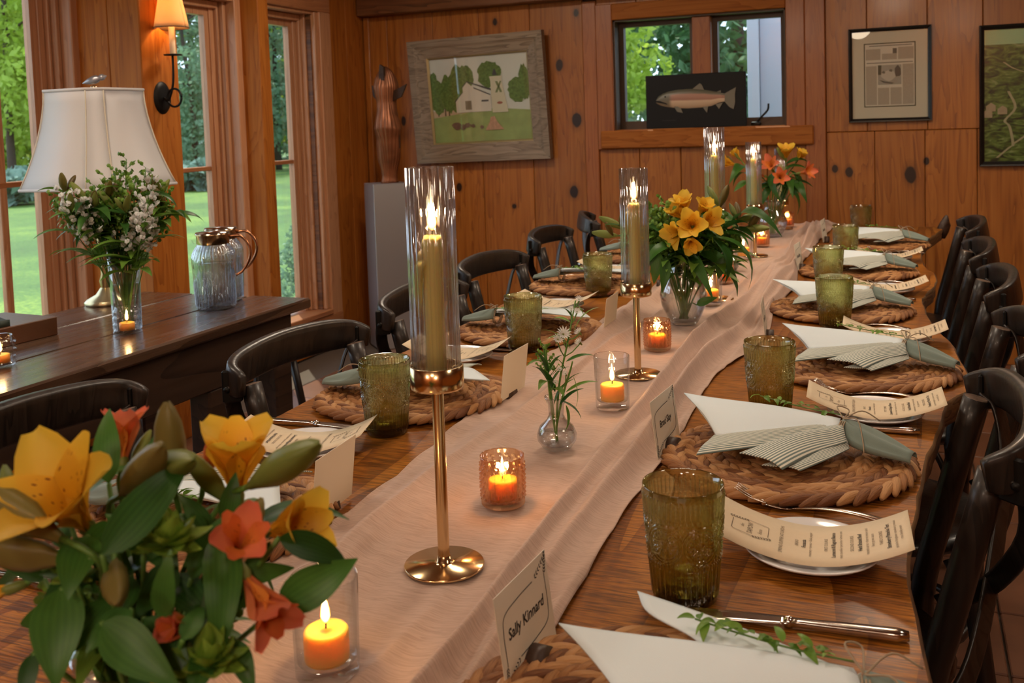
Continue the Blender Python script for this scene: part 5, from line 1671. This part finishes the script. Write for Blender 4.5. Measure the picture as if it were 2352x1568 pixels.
# ---- orange bouquet at the far end
vx, vy = -.535, 4.18
vase(vx, vy, RZ, URN(1.05, .155), .02, 'clear glass urn vase of the orange bouquet at the far end')
root = (vx, vy, RZ + .012)
gO = 'stems of the orange bouquet'
rs = random.Random(9)
for (u, v, dp, d, col, sc, nl, bd, op, lab) in [
    (1775, 390, 4.05, (-.1, -.8, .5), 'o', 1.45, 2, 0, 1., 'highest orange alstroemeria of the far bouquet'),
    (1790, 410, 4.02, (.2, -.9, .2), 'o', 1.35, 2, 0, 1., 'central orange alstroemeria of the far bouquet'),
    (1758, 405, 4.05, (-.6, -.7, .2), 'o', 1.2, 2, 0, 1., 'left orange alstroemeria of the far bouquet'),
    (1835, 398, 4.08, (.8, -.5, .2), 'o', 1.4, 2, 0, 1., 'right orange alstroemeria of the far bouquet'),
    (1805, 366, 4.12, (.1, -.4, 1.), 'y', 1.3, 2, 1, 1., 'yellow alstroemeria on top of the far bouquet'),
    (1830, 370, 4.15, (.5, -.2, .8), 'y', 1.1, 2, 1, .9, 'yellow alstroemeria behind the right orange bloom of the far bouquet'),
    (1690, 378, 4.12, (-.9, -.3, .3), 'y', 1.3, 2, 1, 1., 'yellow alstroemeria leaning left from the far bouquet'),
    (1700, 365, 4.16, (-.6, 0, .8), 'y', 1.0, 1, 1, .8, 'smaller yellow alstroemeria leaning left from the far bouquet'),
    (1835, 420, 4.05, (.8, -.4, -.3), 'none', 1.4, 6, 0, 1., 'dark leafy stem hanging right from the far bouquet'),
    (1770, 430, 4.05, (-.3, -.8, -.1), 'none', 1.4, 6, 0, 1., 'dark leafy stem in front of the far bouquet'),
    (1715, 405, 4.12, (-.7, -.2, -.2), 'none', 1.2, 5, 0, 1., 'dark leafy stem hanging left from the far bouquet')]:
    flower_stem(root, at(u, v, dp), d, lab, gO, 'alstroemeria', col, sc, nl, bd, op, rs)
leafy(root, [(1820, 415, 4.05, 1845, 435, 4.03, .25), (1830, 420, 4.06, 1822, 448, 4.03, .3), (1715, 415, 4.1, 1685, 435, 4.08, .2)], 'long dark leaves hanging below the far bouquet', gO)

# ---- greenery on the side table
vx, vy = -1.89, 1.955
vase(vx, vy, SZ, [(0, 0), (.034, 0), (.036, .004), (.0365, .05), (.038, .12), (.0405, .215)], .165, 'tall clear cylinder vase of white flowers and greenery on the side table')
root = (vx, vy, SZ + .012)
gS = 'stems of the side table greenery'
rs = random.Random(21)
for k, (u, v, kind) in enumerate(sorted([(140, 440, 'white'), (165, 465, 'white'), (215, 425, 'seed'), (245, 440, 'seed'), (290, 365, 'seed'), (265, 395, 'seed'), (335, 385, 'seed'), (350, 400, 'white'), (385, 430, 'seed'), (325, 490, 'white'), (340, 470, 'white'), (375, 465, 'seed'), (230, 470, 'seed'), (190, 450, 'white'), (310, 420, 'seed'), (125, 455, 'seed'), (350, 500, 'white'), (240, 405, 'seed'), (180, 440, 'seed')])):
    filler_stem(root, at(u, v, (2.42 if kind == 'white' else 2.50) + .05 * rs.uniform(-1, 1)), nth('stem of tiny white flowers in the side table vase' if kind == 'white' else 'green seed-head stem in the side table vase', 'from the left'), gS, kind, sc=2.0, rs=rs)
for k in range(15):
    u, v = 150 + 16 * k + rs.uniform(-5, 5), 478 + rs.uniform(-45, 35)
    flower_stem(root, at(u, v, 2.48 + rs.uniform(-.05, .06)), (rs.uniform(-.5, .5), -.3, .6), nth('leafy budded stem in the side table vase', 'from the left'), gS, 'leafy_stem', 'g' if k % 2 else 'b', 1.1, 8, 1, 1., rs, [LEAVES[0], LEAVES[2], LEAF_S, LEAF_S])

# ---- bud vases
def bud_vase(x, y, label):
    return vase(x, y, RZ, [(0, 0), (.018, 0), (.0225, .003), (.030, .014), (.031, .024), (.026, .036), (.015, .046), (.0115, .054), (.0125, .068), (.0165, .078), (.018, .082)], .03, label, 'bud_vase')
bud_vase(-.510, 1.402, 'round glass bud vase with white aster sprigs left of a clear votive')
gB = 'sprigs in the near bud vase'
rs = random.Random(2)
root = (-.510, 1.402, RZ + .012)
def aster(root, pts, label, group, flowers, leaves, rs, sc=1.):
    t = thing('aster_sprig', label, 'flower', tuple(root), 0, group)
    rt = np.array(root)
    P_ = [np.zeros(3)] + [at(*p) - rt for p in pts]
    sp = bez([tuple(p) for p in P_], 20)
    obj('stem', tube(sp, [.0022 * (1 - .5 * i / len(sp)) for i in range(len(sp))], 6), m_stem, t)
    for (u, v, d, s) in flowers:
        q = at(u, v, d) - rt
        b = place(inst('bloom', CALYX, t), q, (rs.uniform(-.5, .5), -.5, .7), 0, 'Z', .55 * s)
        V, F = [], []
        for k in range(26):
            a = k * 2 * PI / 26
            rr = .020 if k % 2 else .016
            c_, s_ = math.cos(a), math.sin(a)
            i = len(V)
            V += [(.002 * c_, .002 * s_, .008), (rr * .7 * c_ - .002 * s_, rr * .7 * s_ + .002 * c_, .012 + .004 * (k % 2)), (rr * c_, rr * s_, .012 + .005 * (k % 2)), (rr * .7 * c_ + .002 * s_, rr * .7 * s_ - .002 * c_, .012 + .004 * (k % 2))]
            F.append([i, i + 1, i + 2, i + 3])
        obj('ray_petals', (V, F), m_white_fl, b, False)
        j = min(range(len(sp)), key=lambda i: np.linalg.norm(np.array(sp[i]) - q - np.array([0, 0, -.02])))
        obj('side_stem', tube([sp[j], tuple((np.array(sp[j]) + q) / 2 + np.array([0, 0, -.003])), tuple(q)], .0010, 5), m_stem, t)
    for (u0, v0, u1, v1, d, w_) in leaves:
        a, b = at(u0, v0, d) - rt, at(u1, v1, d - .01) - rt
        L = float(np.linalg.norm(b - a))
        V, F, U = leaf_vf(L, L * w_, .5, .2, 8)
        place(inst('leaf', mesh('leaf', V, F, m_leaf2 if rs.random() < .5 else m_leaf, True, U), t), a, b - a, rs.uniform(-.6, .6), 'Y')
    return t
aster(root, [(1278, 980, 1.515), (1285, 880, 1.51), (1305, 780, 1.51), (1322, 690, 1.52)], 'tallest white aster sprig with narrow leaves in the near bud vase', gB,
      [(1292, 772, 1.50, 1.15), (1280, 783, 1.50, .9), (1332, 765, 1.51, .7), (1333, 788, 1.51, .7), (1325, 718, 1.51, .6), (1312, 712, 1.52, .6), (1330, 690, 1.52, .6)],
      [(1310, 800, 1262, 735, 1.51, .10), (1315, 730, 1295, 695, 1.52, .1), (1310, 780, 1260, 760, 1.51, .12), (1318, 760, 1352, 690, 1.52, .06), (1300, 830, 1355, 800, 1.51, .08), (1300, 850, 1270, 800, 1.51, .1), (1310, 740, 1280, 720, 1.52, .12), (1322, 700, 1345, 715, 1.52, .1)], rs)
aster(root, [(1278, 980, 1.515), (1295, 900, 1.50), (1310, 850, 1.49), (1315, 830, 1.48)], 'arching leafy sprig on the right of the near bud vase', gB, [(1300, 860, 1.49, .5)],
      [(1300, 900, 1362, 858, 1.50, .07), (1290, 920, 1345, 945, 1.49, .09), (1315, 860, 1345, 945, 1.48, .07), (1300, 930, 1315, 990, 1.47, .11), (1285, 930, 1325, 880, 1.5, .09), (1290, 890, 1335, 835, 1.5, .06)], rs)
aster(root, [(1274, 980, 1.515), (1262, 900, 1.51), (1258, 850, 1.51), (1252, 790, 1.51)], 'left sprig with tiny buds in the near bud vase', gB, [(1275, 880, 1.50, .45), (1285, 850, 1.50, .45)],
      [(1275, 900, 1240, 820, 1.51, .13), (1265, 880, 1290, 830, 1.51, .1), (1272, 930, 1295, 860, 1.51, .1), (1262, 850, 1285, 800, 1.5, .1), (1260, 860, 1240, 790, 1.51, .1)], rs)
filler_stem(root, at(1248, 790, 1.52), 'seed-head sprig at the left of the near bud vase', gB, 'seed', sc=.8, rs=rs)
bud_vase(-.553, 3.235, 'round glass bud vase half hidden right of the yellow bouquet')
root = (-.553, 3.235, RZ + .012)
gB2 = 'sprigs in the far bud vase'
filler_stem(root, at(1700, 535, 3.2), 'tiny white floret sprig in the far bud vase', gB2, 'white', sc=1.2, rs=rs)
flower_stem(root, at(1690, 585, 3.2), (.2, -.2, 1), 'dark leafy sprig in the far bud vase', gB2, 'leafy_stem', 'none', 1., 6, 0, 1., rs, [LEAF_S, LEAVES[2]])
# ---------------------------------------------------------------- things on and by the back wall
def frame_rect(w, h, fw, d, mat, par, name='frame_rail', bev=.004, prof=None):
    """four mitred rails round a w x h opening; local x,z plane, front at y=-d"""
    W2, H2 = w / 2 + fw, h / 2 + fw
    w2, h2 = w / 2, h / 2
    for (o0, o1, i1, i0) in (((-W2, H2), (W2, H2), (w2, h2), (-w2, h2)), ((W2, H2), (W2, -H2), (w2, -h2), (w2, h2)), ((W2, -H2), (-W2, -H2), (-w2, -h2), (w2, -h2)), ((-W2, -H2), (-W2, H2), (-w2, h2), (-w2, -h2))):
        V, F = [], []
        pr = prof or [(0, 0), (0, -d), (.35, -d * .92), (.5, -d * .75), (1, -d * .5), (1, 0)]
        for (f, y) in pr:
            for (a, b) in ((o0, i0), (o1, i1)):
                V.append((a[0] + (b[0] - a[0]) * f, y, a[1] + (b[1] - a[1]) * f))
        for k in range(len(pr) - 1):
            F.append([2 * k, 2 * k + 1, 2 * k + 3, 2 * k + 2])
        obj(name, (V, F), mat, par, False)
def flat(par, name, poly, mat, y):
    return obj(name, ([(x, y, z) for x, z in poly], [list(range(len(poly)))]), mat, par, False)
def rect(x0, x1, z0, z1): return [(x0, z0), (x1, z0), (x1, z1), (x0, z1)]
def disc(cx_, cz_, rx, rz_, n=18, wob=0., seed=0):
    rg = random.Random(seed)
    return [(cx_ + rx * (1 + rg.uniform(-wob, wob)) * math.cos(2 * PI * k / n), cz_ + rz_ * (1 + rg.uniform(-wob, wob)) * math.sin(2 * PI * k / n)) for k in range(n)]
def foil(name, c, r=.7, noise=.0, ns=40.): return plain(name, c, r, noise=noise, nscale=ns)

bp = thing('barn_painting', 'framed watercolour of a white barn and bell tower on the back wall', 'picture', (-2.325, YB - .040, 1.415))
bp.rotation_euler = (R(4.2), R(-1.2), 0)
m_fr = wood('weathered_frame', [(.10, .068, .045), (.20, .145, .10), (.28, .215, .155)], 0, 1.5, .55, rvar=.1)
frame_rect(.64, .515, .105, .05, m_fr, bp)
frame_rect(.62, .495, .012, .022, plain('gilt_slip', (.5, .40, .22), .35, .7), bp, 'slip')
flat(bp, 'sky', rect(-.31, .31, -.248, .248), foil('painted_sky', (.62, .62, .58), .35, .08, 6), -.004)
flat(bp, 'painted_field', [(-.31, -.248), (.31, -.248), (.31, -.08), (.1, -.06), (-.31, -.06)], foil('painted_field', (.30, .37, .14), .4, .35, 14), -.005)
flat(bp, 'painted_track', [(-.31, -.10), (-.08, -.075), (-.06, -.05), (-.31, -.06)], foil('painted_track', (.55, .40, .28), .4), -.0055)
m_pt = foil('painted_tree', (.12, .19, .05), .4, .95, 70)
for k, (x, z, rx, rz_) in enumerate([(-.27, .02, .05, .10), (-.20, .04, .055, .11), (-.13, .09, .07, .11), (-.08, .13, .05, .07), (-.15, .0, .05, .07), (.07, .14, .075, .075), (.24, .04, .06, .07), (.285, .08, .035, .10), (-.29, .12, .025, .05)]):
    flat(bp, 'painted_tree', disc(x, z, rx, rz_, 26, .12, k), m_pt, -.006 - .0002 * k)
for x in (-.275, -.23, -.205):
    flat(bp, 'painted_trunk', rect(x - .004, x + .004, -.09, -.01), foil('painted_trunk', (.09, .06, .03)), -.0058)
m_bw, m_bd = foil('painted_barn_white', (.66, .60, .53), .4, .06, 20), foil('painted_dark_line', (.07, .07, .08))
flat(bp, 'barn_front', [(-.155, -.075), (-.155, -.01), (-.105, .045), (-.105, .07), (-.075, .10), (-.04, .07), (.07, .02), (.07, -.075)], m_bw, -.0085)
for q in ([(-.16, -.012), (-.105, .042), (-.103, .047), (-.162, -.006)], [(-.108, .068), (-.076, .101), (-.076, .106), (-.112, .07)], [(-.076, .101), (.075, .045), (.075, .055), (-.076, .107)], [(-.035, .062), (.065, .018), (.072, .022), (-.035, .070)]):
    flat(bp, 'roof_line', q, m_bd, -.0089)
flat(bp, 'barn_door', rect(-.095, -.055, -.06, -.008), foil('painted_door', (.20, .17, .12), .5, .3, 50), -.0089)
flat(bp, 'barn_sign', rect(.01, .055, -.018, -.008), m_bd, -.0089)
flat(bp, 'tower', [(.075, -.085), (.075, .10), (.07, .125), (.15, .125), (.145, .10), (.175, -.085)], foil('painted_tower', (.62, .56, .42), .4), -.0092)
for q in ([(.105, .095), (.12, .095), (.145, .03), (.13, .03)], [(.135, .095), (.145, .095), (.115, .03), (.10, .03)]):
    flat(bp, 'tower_brace', q, foil('painted_brace', (.18, .22, .10)), -.0095)
flat(bp, 'bell', [(.09, .13), (.12, .13), (.11, .165), (.10, .165)], m_bd, -.0095)
flat(bp, 'tower_emblem', disc(.125, -.03, .018, .008, 12), foil('painted_red', (.35, .13, .09)), -.0096)
flat(bp, 'camp_fire', [(.02, -.185), (.14, -.185), (.10, -.14), (.085, -.105), (.06, -.11), (.05, -.14)], foil('painted_fire', (.52, .30, .20), .4, .4, 60), -.0095)
for k, (x, z, r_) in enumerate([(-.16, -.15, .03), (-.12, -.16, .022), (-.09, -.15, .02), (-.055, -.155, .014), (.0, -.165, .014)]):
    flat(bp, 'painted_figures', disc(x, z, r_, r_ * .7, 11, .25, k), foil('painted_figures', (.16, .10, .08), .5, .5, 80), -.0094 - k * .0001)
obj('glazing', box(-.31, .31, -.016, -.0145, -.248, .248), m_pane, bp, False)

nf = thing('framed_newspaper', 'black-framed newspaper page with wide grey mat on the back wall', 'picture', (-.093, YB - .002, 1.446))
m_bf = plain('black_frame', (.006, .005, .005), .35)
frame_rect(.352, .434, .018, .026, m_bf, nf)
flat(nf, 'mat_board', rect(-.178, .178, -.219, .219), foil('grey_mat', (.54, .50, .40)), -.006)
flat(nf, 'mat_bevel', rect(-.121, .121, -.161, .159), foil('dark_bevel', (.03, .035, .02)), -.0065)
flat(nf, 'newsprint', rect(-.116, .116, -.156, .154), foil('newsprint', (.58, .54, .46), .7, .1, 120), -.007)
m_nt, m_np = foil('print_grey', (.36, .32, .26), .7, .25, 300), foil('print_dark', (.10, .10, .09), .7, .3, 200)
for x0, x1, z0, z1 in ((-.112, -.042, .075, .13), (-.036, .034, .075, .105), (.04, .112, .075, .135), (-.112, -.06, -.15, .045), (-.056, -.002, -.15, -.065), (.003, .056, -.15, -.065), (.06, .112, -.15, .05)):
    flat(nf, 'text_column', rect(x0, x1, z0, z1), m_nt, -.0073)
for x0, x1, z0, z1 in ((-.095, .105, .143, .147), (-.108, .108, .058, .062)):
    flat(nf, 'headline', rect(x0, x1, z0, z1), m_np, -.0075)
flat(nf, 'small_photo', rect(.015, .034, .105, .13), m_np, -.0076)
flat(nf, 'press_photo', rect(-.055, .055, -.05, .048), foil('photo_grey', (.30, .29, .25), .6, .2, 30), -.0076)
flat(nf, 'photo_tone', [(-.055, .0), (-.04, .0), (-.038, .048), (-.055, .048)], foil('photo_dark', (.05, .065, .05)), -.0078)
flat(nf, 'photo_tone', disc(.038, .015, .016, .028, 12, .2, 4), foil('photo_dark2', (.07, .075, .07)), -.0079)
flat(nf, 'photo_tone', [(-.05, -.025), (-.02, -.034), (.02, -.042), (.01, -.047), (-.03, -.04)], foil('photo_dark3', (.09, .09, .08)), -.0080)
flat(nf, 'photo_tone', disc(-.005, -.005, .034, .026, 16, .1, 2), foil('photo_light', (.46, .43, .37)), -.00785)
for x, z in ((-.028, .012), (.006, .02)):
    flat(nf, 'photo_tone', disc(x, z, .008, .007, 10, .2, 3), foil('photo_mid', (.13, .13, .11)), -.0081)
obj('glazing', box(-.177, .177, -.014, -.0125, -.218, .218), m_pane, nf, False)

gp = thing('landscape_picture', 'black-framed green hillside picture at the right edge of the back wall', 'picture', (.66, YB - .002, 1.32))
frame_rect(.65, .635, .022, .028, m_bf, gp)
def hills_mat():
    m, nt, out = newmat('printed_hillside')
    b = nn(nt, 'BsdfPrincipled', {'Roughness': .35})
    tc = nn(nt, 'TexCoord').outputs['Object']
    v = nn(nt, 'VectorMath', {0: tc, 1: (14., 1., 38.)}, operation='MULTIPLY').outputs[0]
    n1 = nn(nt, 'TexNoise', {'Vector': v, 'Scale': 1., 'Detail': 6., 'Distortion': 1.5})
    nt.links.new(ramp(nt, n1.outputs[0], [(.34, (.006, .014, .003)), (.48, (.05, .10, .012)), (.6, (.12, .20, .04)), (.75, (.26, .32, .14))]), b.inputs['Base Color'])
    nt.links.new(b.outputs[0], out.inputs[0])
    return m
flat(gp, 'print', rect(-.33, .33, -.322, .245), hills_mat(), -.006)
flat(gp, 'print_sky', rect(-.33, .33, .245, .322), foil('printed_sky', (.30, .50, .28), .4, .15, 5), -.006)
def rib2(par, pts, w, mat, y, nm):
    Q = bez([(a, 0, b) for a, b in pts], 24)
    V, F = [], []
    for k, (x, _, z) in enumerate(Q):
        V += [(x - w, y, z), (x + w, y, z)]
        if k: F.append([2 * k - 2, 2 * k - 1, 2 * k + 1, 2 * k])
    obj(nm, (V, F), mat, par, False)
m_pth = foil('printed_road', (.36, .33, .20), .5, .2, 30)
rib2(gp, [(-.27, -.30), (-.215, -.25), (-.20, -.235), (-.215, -.15), (-.235, -.12), (-.19, -.06), (-.22, .02)], .006, m_pth, -.0065, 'printed_road')
rib2(gp, [(-.20, -.235), (-.14, -.19), (-.08, -.13)], .007, m_pth, -.0066, 'printed_road')
rib2(gp, [(-.24, .16), (-.20, .13), (-.13, .10)], .005, m_pth, -.0066, 'printed_road')
for k, (x, z) in enumerate([(-.295, -.055), (-.245, -.07), (-.31, -.085)]):
    flat(gp, 'printed_house', [(x - .022, z - .02), (x + .02, z - .02), (x + .02, z + .008), (x, z + .022), (x - .022, z + .006)], foil('printed_house', (.36, .28, .18), .5, .3, 60), -.0067 - k * .0001)
obj('glazing', box(-.33, .33, -.014, -.0125, -.322, .322), m_pane, gp, False)

# fish plaque on the window sill
fx = thing('fish_plaque', 'dark plaque with a mounted trout standing on the back window sill', 'plaque', (-1.35, YB + .012, 1.2085))
m_blk = plain('black_board', (.004, .0035, .0035), .5, spec=.25)
obj('board', box(0, .545, 0, .014, 0, .292, .003), m_blk, fx, False)
K_ = .0002614
fp = lambda pts: [((a - 115) * K_, (1310 - b) * K_ * .975) for a, b in pts]
top_ = fp([(335, 700), (345, 670), (380, 620), (480, 560), (600, 520), (800, 490), (1050, 485), (1350, 515), (1600, 570), (1785, 615)])
bot_ = fp([(335, 760), (420, 810), (560, 850), (700, 870), (850, 885), (1000, 895), (1300, 885), (1500, 860), (1650, 795), (1775, 775)])
def interp(P_, t):
    x = [p[0] for p in P_]; z = [p[1] for p in P_]
    return np.interp(t, x, z)
def fish_body(u, v):
    x = .058 + (.436 - .058) * u
    zt, zb = interp(top_, x), interp(bot_, x)
    z = zb + (zt - zb) * v
    return (x, -.014 * math.sin(PI * v) ** .6 * math.sin(PI * min(1, .1 + u * .95)) ** .5, z)
V, F, U = grid(fish_body, 30, 12)
def fish_mat():
    m, nt, out = newmat('trout_skin')
    b = nn(nt, 'BsdfPrincipled', {'Roughness': .4})
    uv = nn(nt, 'SeparateXYZ', {0: nn(nt, 'UVMap').outputs[0]})
    side = ramp(nt, uv.outputs[1], [(.05, (.50, .36, .24)), (.38, (.60, .44, .30)), (.45, (.32, .15, .10)), (.72, (.36, .18, .12)), (.80, (.14, .12, .08)), (1., (.10, .10, .07))])
    head = ramp(nt, uv.outputs[1], [(.0, (.26, .20, .13)), (.5, (.15, .13, .09)), (1., (.10, .10, .07))])
    nt.links.new(mixc(nt, ramp(nt, uv.outputs[0], [(.19, (1, 1, 1)), (.24, (0, 0, 0))]), side, head), b.inputs['Base Color'])
    nt.links.new(b.outputs[0], out.inputs[0])
    return m
m_fin = plain('trout_fin', (.16, .14, .10), .5)
fb = obj('fish_body', (V, F), fish_mat(), fx, True, (0, -.0005, 0), uv=U)
for nm, pts in (('tail_fin', [(1775, 610), (2000, 490), (1975, 640), (1980, 800), (1945, 945), (1860, 900), (1765, 780)]), ('dorsal_fin', [(1110, 490), (1260, 375), (1300, 400), (1350, 520)]), ('adipose_fin', [(1600, 572), (1690, 540), (1695, 590)]),
                ('pectoral_fin', [(720, 850), (780, 960), (900, 990), (860, 890), (780, 840)]), ('pelvic_fin', [(1310, 875), (1400, 1000), (1425, 870)]), ('anal_fin', [(1580, 830), (1650, 930), (1730, 800)])):
    obj(nm, prism(fp(pts)[::-1], -.006, -.003), m_fin, fx, False)
obj('eye', xf(lathe([(0, .003), (.004, .002), (.005, 0)], 10), ((540 - 115) * K_, -.0115, (1310 - 630) * K_ * .975), rotm(PI / 2, 0, 0)), m_blk, fx)
obj('mouth', prism(fp([(325, 712), (420, 715), (560, 770), (590, 800), (480, 770), (330, 735)])[::-1], -.0125, -.006), m_blk, fx, False)
tv, tf = text_vf('Oncorhynchus mykiss', .0085, 0, 'LEFT')
obj('engraved_caption', ([((460 - 115) * K_ + a, -.0006, (1310 - 1140) * K_ * .975 + b) for a, b, _ in tv], tf), plain('dim_caption', (.035, .032, .03), .6), fx, False)

# aluminium pedestal with a pleated bronze sculpture
pd = thing('pedestal', 'brushed aluminium display pedestal in the back left corner', 'pedestal', (-2.80, 4.95, 0), R(45))
obj('plinth', box(-.105, .105, -.105, .105, 0, .947, .003), m_ped, pd, False)
sc_ = thing('bronze_sculpture', 'pleated copper-brown fish sculpture standing on the aluminium pedestal', 'sculpture', (-2.775, 4.95, .947))
m_brz = plain('copper_bronze', (.24, .085, .035), .42, .5, noise=.7, nscale=14)
prf = [(.0, 0), (.042, .0), (.034, .03), (.040, .08), (.056, .14), (.064, .20), (.070, .26), (.086, .31), (.078, .35), (.058, .41), (.052, .46), (.060, .51), (.064, .55), (.050, .60), (.028, .645), (.004, .665)]
PR = [(float(np.interp(z, [p[1] for p in prf[1:]], [p[0] for p in prf[1:]])), z) for z in np.linspace(0, .665, 48)]
sv = lathe([(0, 0)] + PR + [(0, .666)], 72, disp=lambda a, r, z: .0042 * math.cos(a * 22) * min(1, r / .03) + .009 * math.sin(2 * a + z * 11) * min(1, r / .05))
obj('body', sv, m_brz, sc_)
m_drk = plain('dark_patina', (.05, .025, .015), .5, .4, noise=.5, nscale=60)
obj('side_fin', prism([(.03, .46), (.10, .49), (.135, .56), (.10, .545), (.035, .52)], -.006, .006), m_drk, sc_, False)
obj('side_fin', prism([(-.03, .44), (-.085, .50), (-.09, .56), (-.035, .52)], -.006, .006), m_drk, sc_, False)
obj('back_fin', prism([(.05, .25), (.078, .30), (.075, .20), (.05, .17)], -.005, .005), m_drk, sc_, False)
obj('snout', prism([(-.018, .585), (.018, .585), (.016, .66), (-.008, .675)], -.052, -.03), m_drk, sc_, False)

# ---------------------------------------------------------------- wall sconce
sn = thing('wall_sconce', 'lit wrought iron candle sconce with cream shade on the wooden pier', 'wall lamp', (-2.79, 3.145, 1.412))
obj('backplate', xf(lathe([(0, .010), (.035, .009), (.048, .005), (.052, 0)], 32), (0, 0, 0), rotm(0, PI / 2, 0) @ np.diag([1.27, .95, 1.])), m_iron, sn)
rg_ = [(.062 + .035 * math.cos(a), 0, -.002 + .036 * math.sin(a)) for a in [2 * PI * k / 28 for k in range(29)]]
obj('iron_ring', tube(rg_, .0045, 8), m_iron, sn)
obj('arm', tube(bez([(.008, 0, 0), (.03, 0, -.012), (.052, 0, .03), (.062, 0, .08), (.064, 0, .165)], 16), .0048, 8), m_iron, sn)
obj('drip_pan', xf(lathe([(0, .164), (.034, .166), (.036, .170), (.033, .171), (0, .169)], 24), (.066, 0, 0)), m_iron, sn)
obj('candle_sleeve', xf(lathe([(.0115, .17), (.0115, .30), (0, .30)], 16), (.066, 0, 0)), plain('ivory_sleeve', (.80, .62, .40), .5, sss=.2), sn)
obj('shade', xf(solid(grid(lambda u, v: ((.068 - .030 * v) * math.cos(2 * PI * u), (.068 - .030 * v) * math.sin(2 * PI * u), .275 + .155 * v), 40, 6)[:2], .001), (.066, 0, 0)), m_sshade, sn)
obj('shade_piping', xf(tube([(.069 * math.cos(a), .069 * math.sin(a), .275) for a in [2 * PI * k / 40 for k in range(41)]], .002, 6), (.066, 0, 0)), plain('brown_piping', (.16, .08, .035), .7), sn)
obj('bulb', xf(lathe([(0, .302), (.008, .305), (.013, .322), (.012, .335), (.005, .352), (0, .358)], 14), (.066, 0, 0)), emit('warm_bulb', (1., .62, .28), 40.), sn)
l = bpy.data.lights.new('sconce_light', 'POINT'); l.energy = 3.0; l.color = (1., .55, .2); l.shadow_soft_size = .012
lo = bpy.data.objects.new('sconce_light', l); COL.objects.link(lo); lo.parent = sn; lo.location = (.066, 0, .365)

# ---------------------------------------------------------------- pendants out of frame, and unseen lamps added to brighten the room
def pendant(x, y, z, power, label, r=.17):
    t = thing('pendant_lamp', label, 'lamp', (x, y, z), 0, 'linen pendant lamps')
    obj('shade', solid(grid(lambda u, v: ((r - .05 * v) * math.cos(2 * PI * u), (r - .05 * v) * math.sin(2 * PI * u), .0 + .16 * v), 40, 4)[:2], .0015), m_sshade, t)
    obj('cord', tube([(0, 0, .16), (0, 0, ZC - z)], .004, 6), m_iron, t)
    obj('canopy', lathe([(0, ZC - z - .03), (.05, ZC - z - .02), (.055, ZC - z)], 20), m_iron, t)
    obj('bulb', lathe([(0, .05), (.02, .055), (.03, .08), (.02, .11), (.012, .14), (0, .16)], 16), emit('pendant_bulb', (1., .72, .42), 20.), t)
    l = bpy.data.lights.new('pendant_light', 'POINT'); l.energy = power; l.color = (1., .80, .58); l.shadow_soft_size = .12
    lo = bpy.data.objects.new('pendant_light', l); COL.objects.link(lo); lo.parent = t; lo.location = (0, 0, .03)
pendant(-.10, 3.45, 2.02, 22., 'linen pendant lamp over the far half of the dining table')
pendant(-.45, .6, 2.05, 5., 'added fill pendant lamp over the near end of the dining table')  # unseen second pendant, added to light the near table
def added_ceiling_fill(x, y, power, label):  # unseen fixtures, added to spread even fill light through the room
    t = thing('added_ceiling_fill', label, 'lamp', (x, y, ZC), 0, 'added ceiling fill lamps')
    obj('rim', lathe([(.205, 0), (.22, -.01), (.22, -.035), (.20, -.045)], 36), m_brass, t)
    obj('diffuser', lathe([(.20, -.045), (.17, -.055), (.08, -.062), (0, -.064)], 36), emit('fill_diffuser_glow', (1., .78, .55), 6.), t)
    l = bpy.data.lights.new('ceiling_fill_light', 'AREA'); l.shape = 'DISK'; l.size = .4; l.energy = power; l.color = (1., .84, .66)
    lo = bpy.data.objects.new('ceiling_fill_light', l); COL.objects.link(lo); lo.parent = t; lo.location = (0, 0, -.07)
for x, y, p, d in ((-2.0, 3.7, 15., 'far left'), (1.2, 3.6, 10., 'far right'), (-1.9, 1.2, 8., 'near left'), (1.3, .9, 4., 'near right'), (-.5, 2.2, 7., 'middle'), (-.3, -1.2, 5., 'rear')):
    added_ceiling_fill(x, y, p, 'added unseen ceiling fill lamp over the %s of the room' % d)
def globe_fill_lamp(x, z, power, label):  # unseen globes, added to light upright faces from behind the camera
    t = thing('added_globe_fill', label, 'wall lamp', (x, -2.15, z), 0, 'added globe fill lamps')
    obj('backplate', xf(lathe([(0, .012), (.05, .010), (.055, 0)], 24), (0, 0, 0), rotm(-PI / 2, 0, 0)), m_brass, t)
    obj('arm', tube([(0, .01, 0), (0, .10, 0), (0, .14, .03)], .008, 8), m_brass, t)
    obj('globe', xf(lathe([(.12 * math.sin(PI * k / 16), -.12 * math.cos(PI * k / 16)) for k in range(17)], 28), (0, .14, .15)), emit('fill_globe_glow', (1., .84, .66), 5.), t)
    l = bpy.data.lights.new('globe_fill_light', 'POINT'); l.energy = power; l.color = (1., .83, .64); l.shadow_soft_size = .13
    lo = bpy.data.objects.new('globe_fill_light', l); COL.objects.link(lo); lo.parent = t; lo.location = (0, .42, .15)
globe_fill_lamp(-1.3, 2.12, 32., 'added opal globe fill lamp on the left of the wall behind the camera')
globe_fill_lamp(.55, 2.12, 32., 'added opal globe fill lamp on the right of the wall behind the camera')
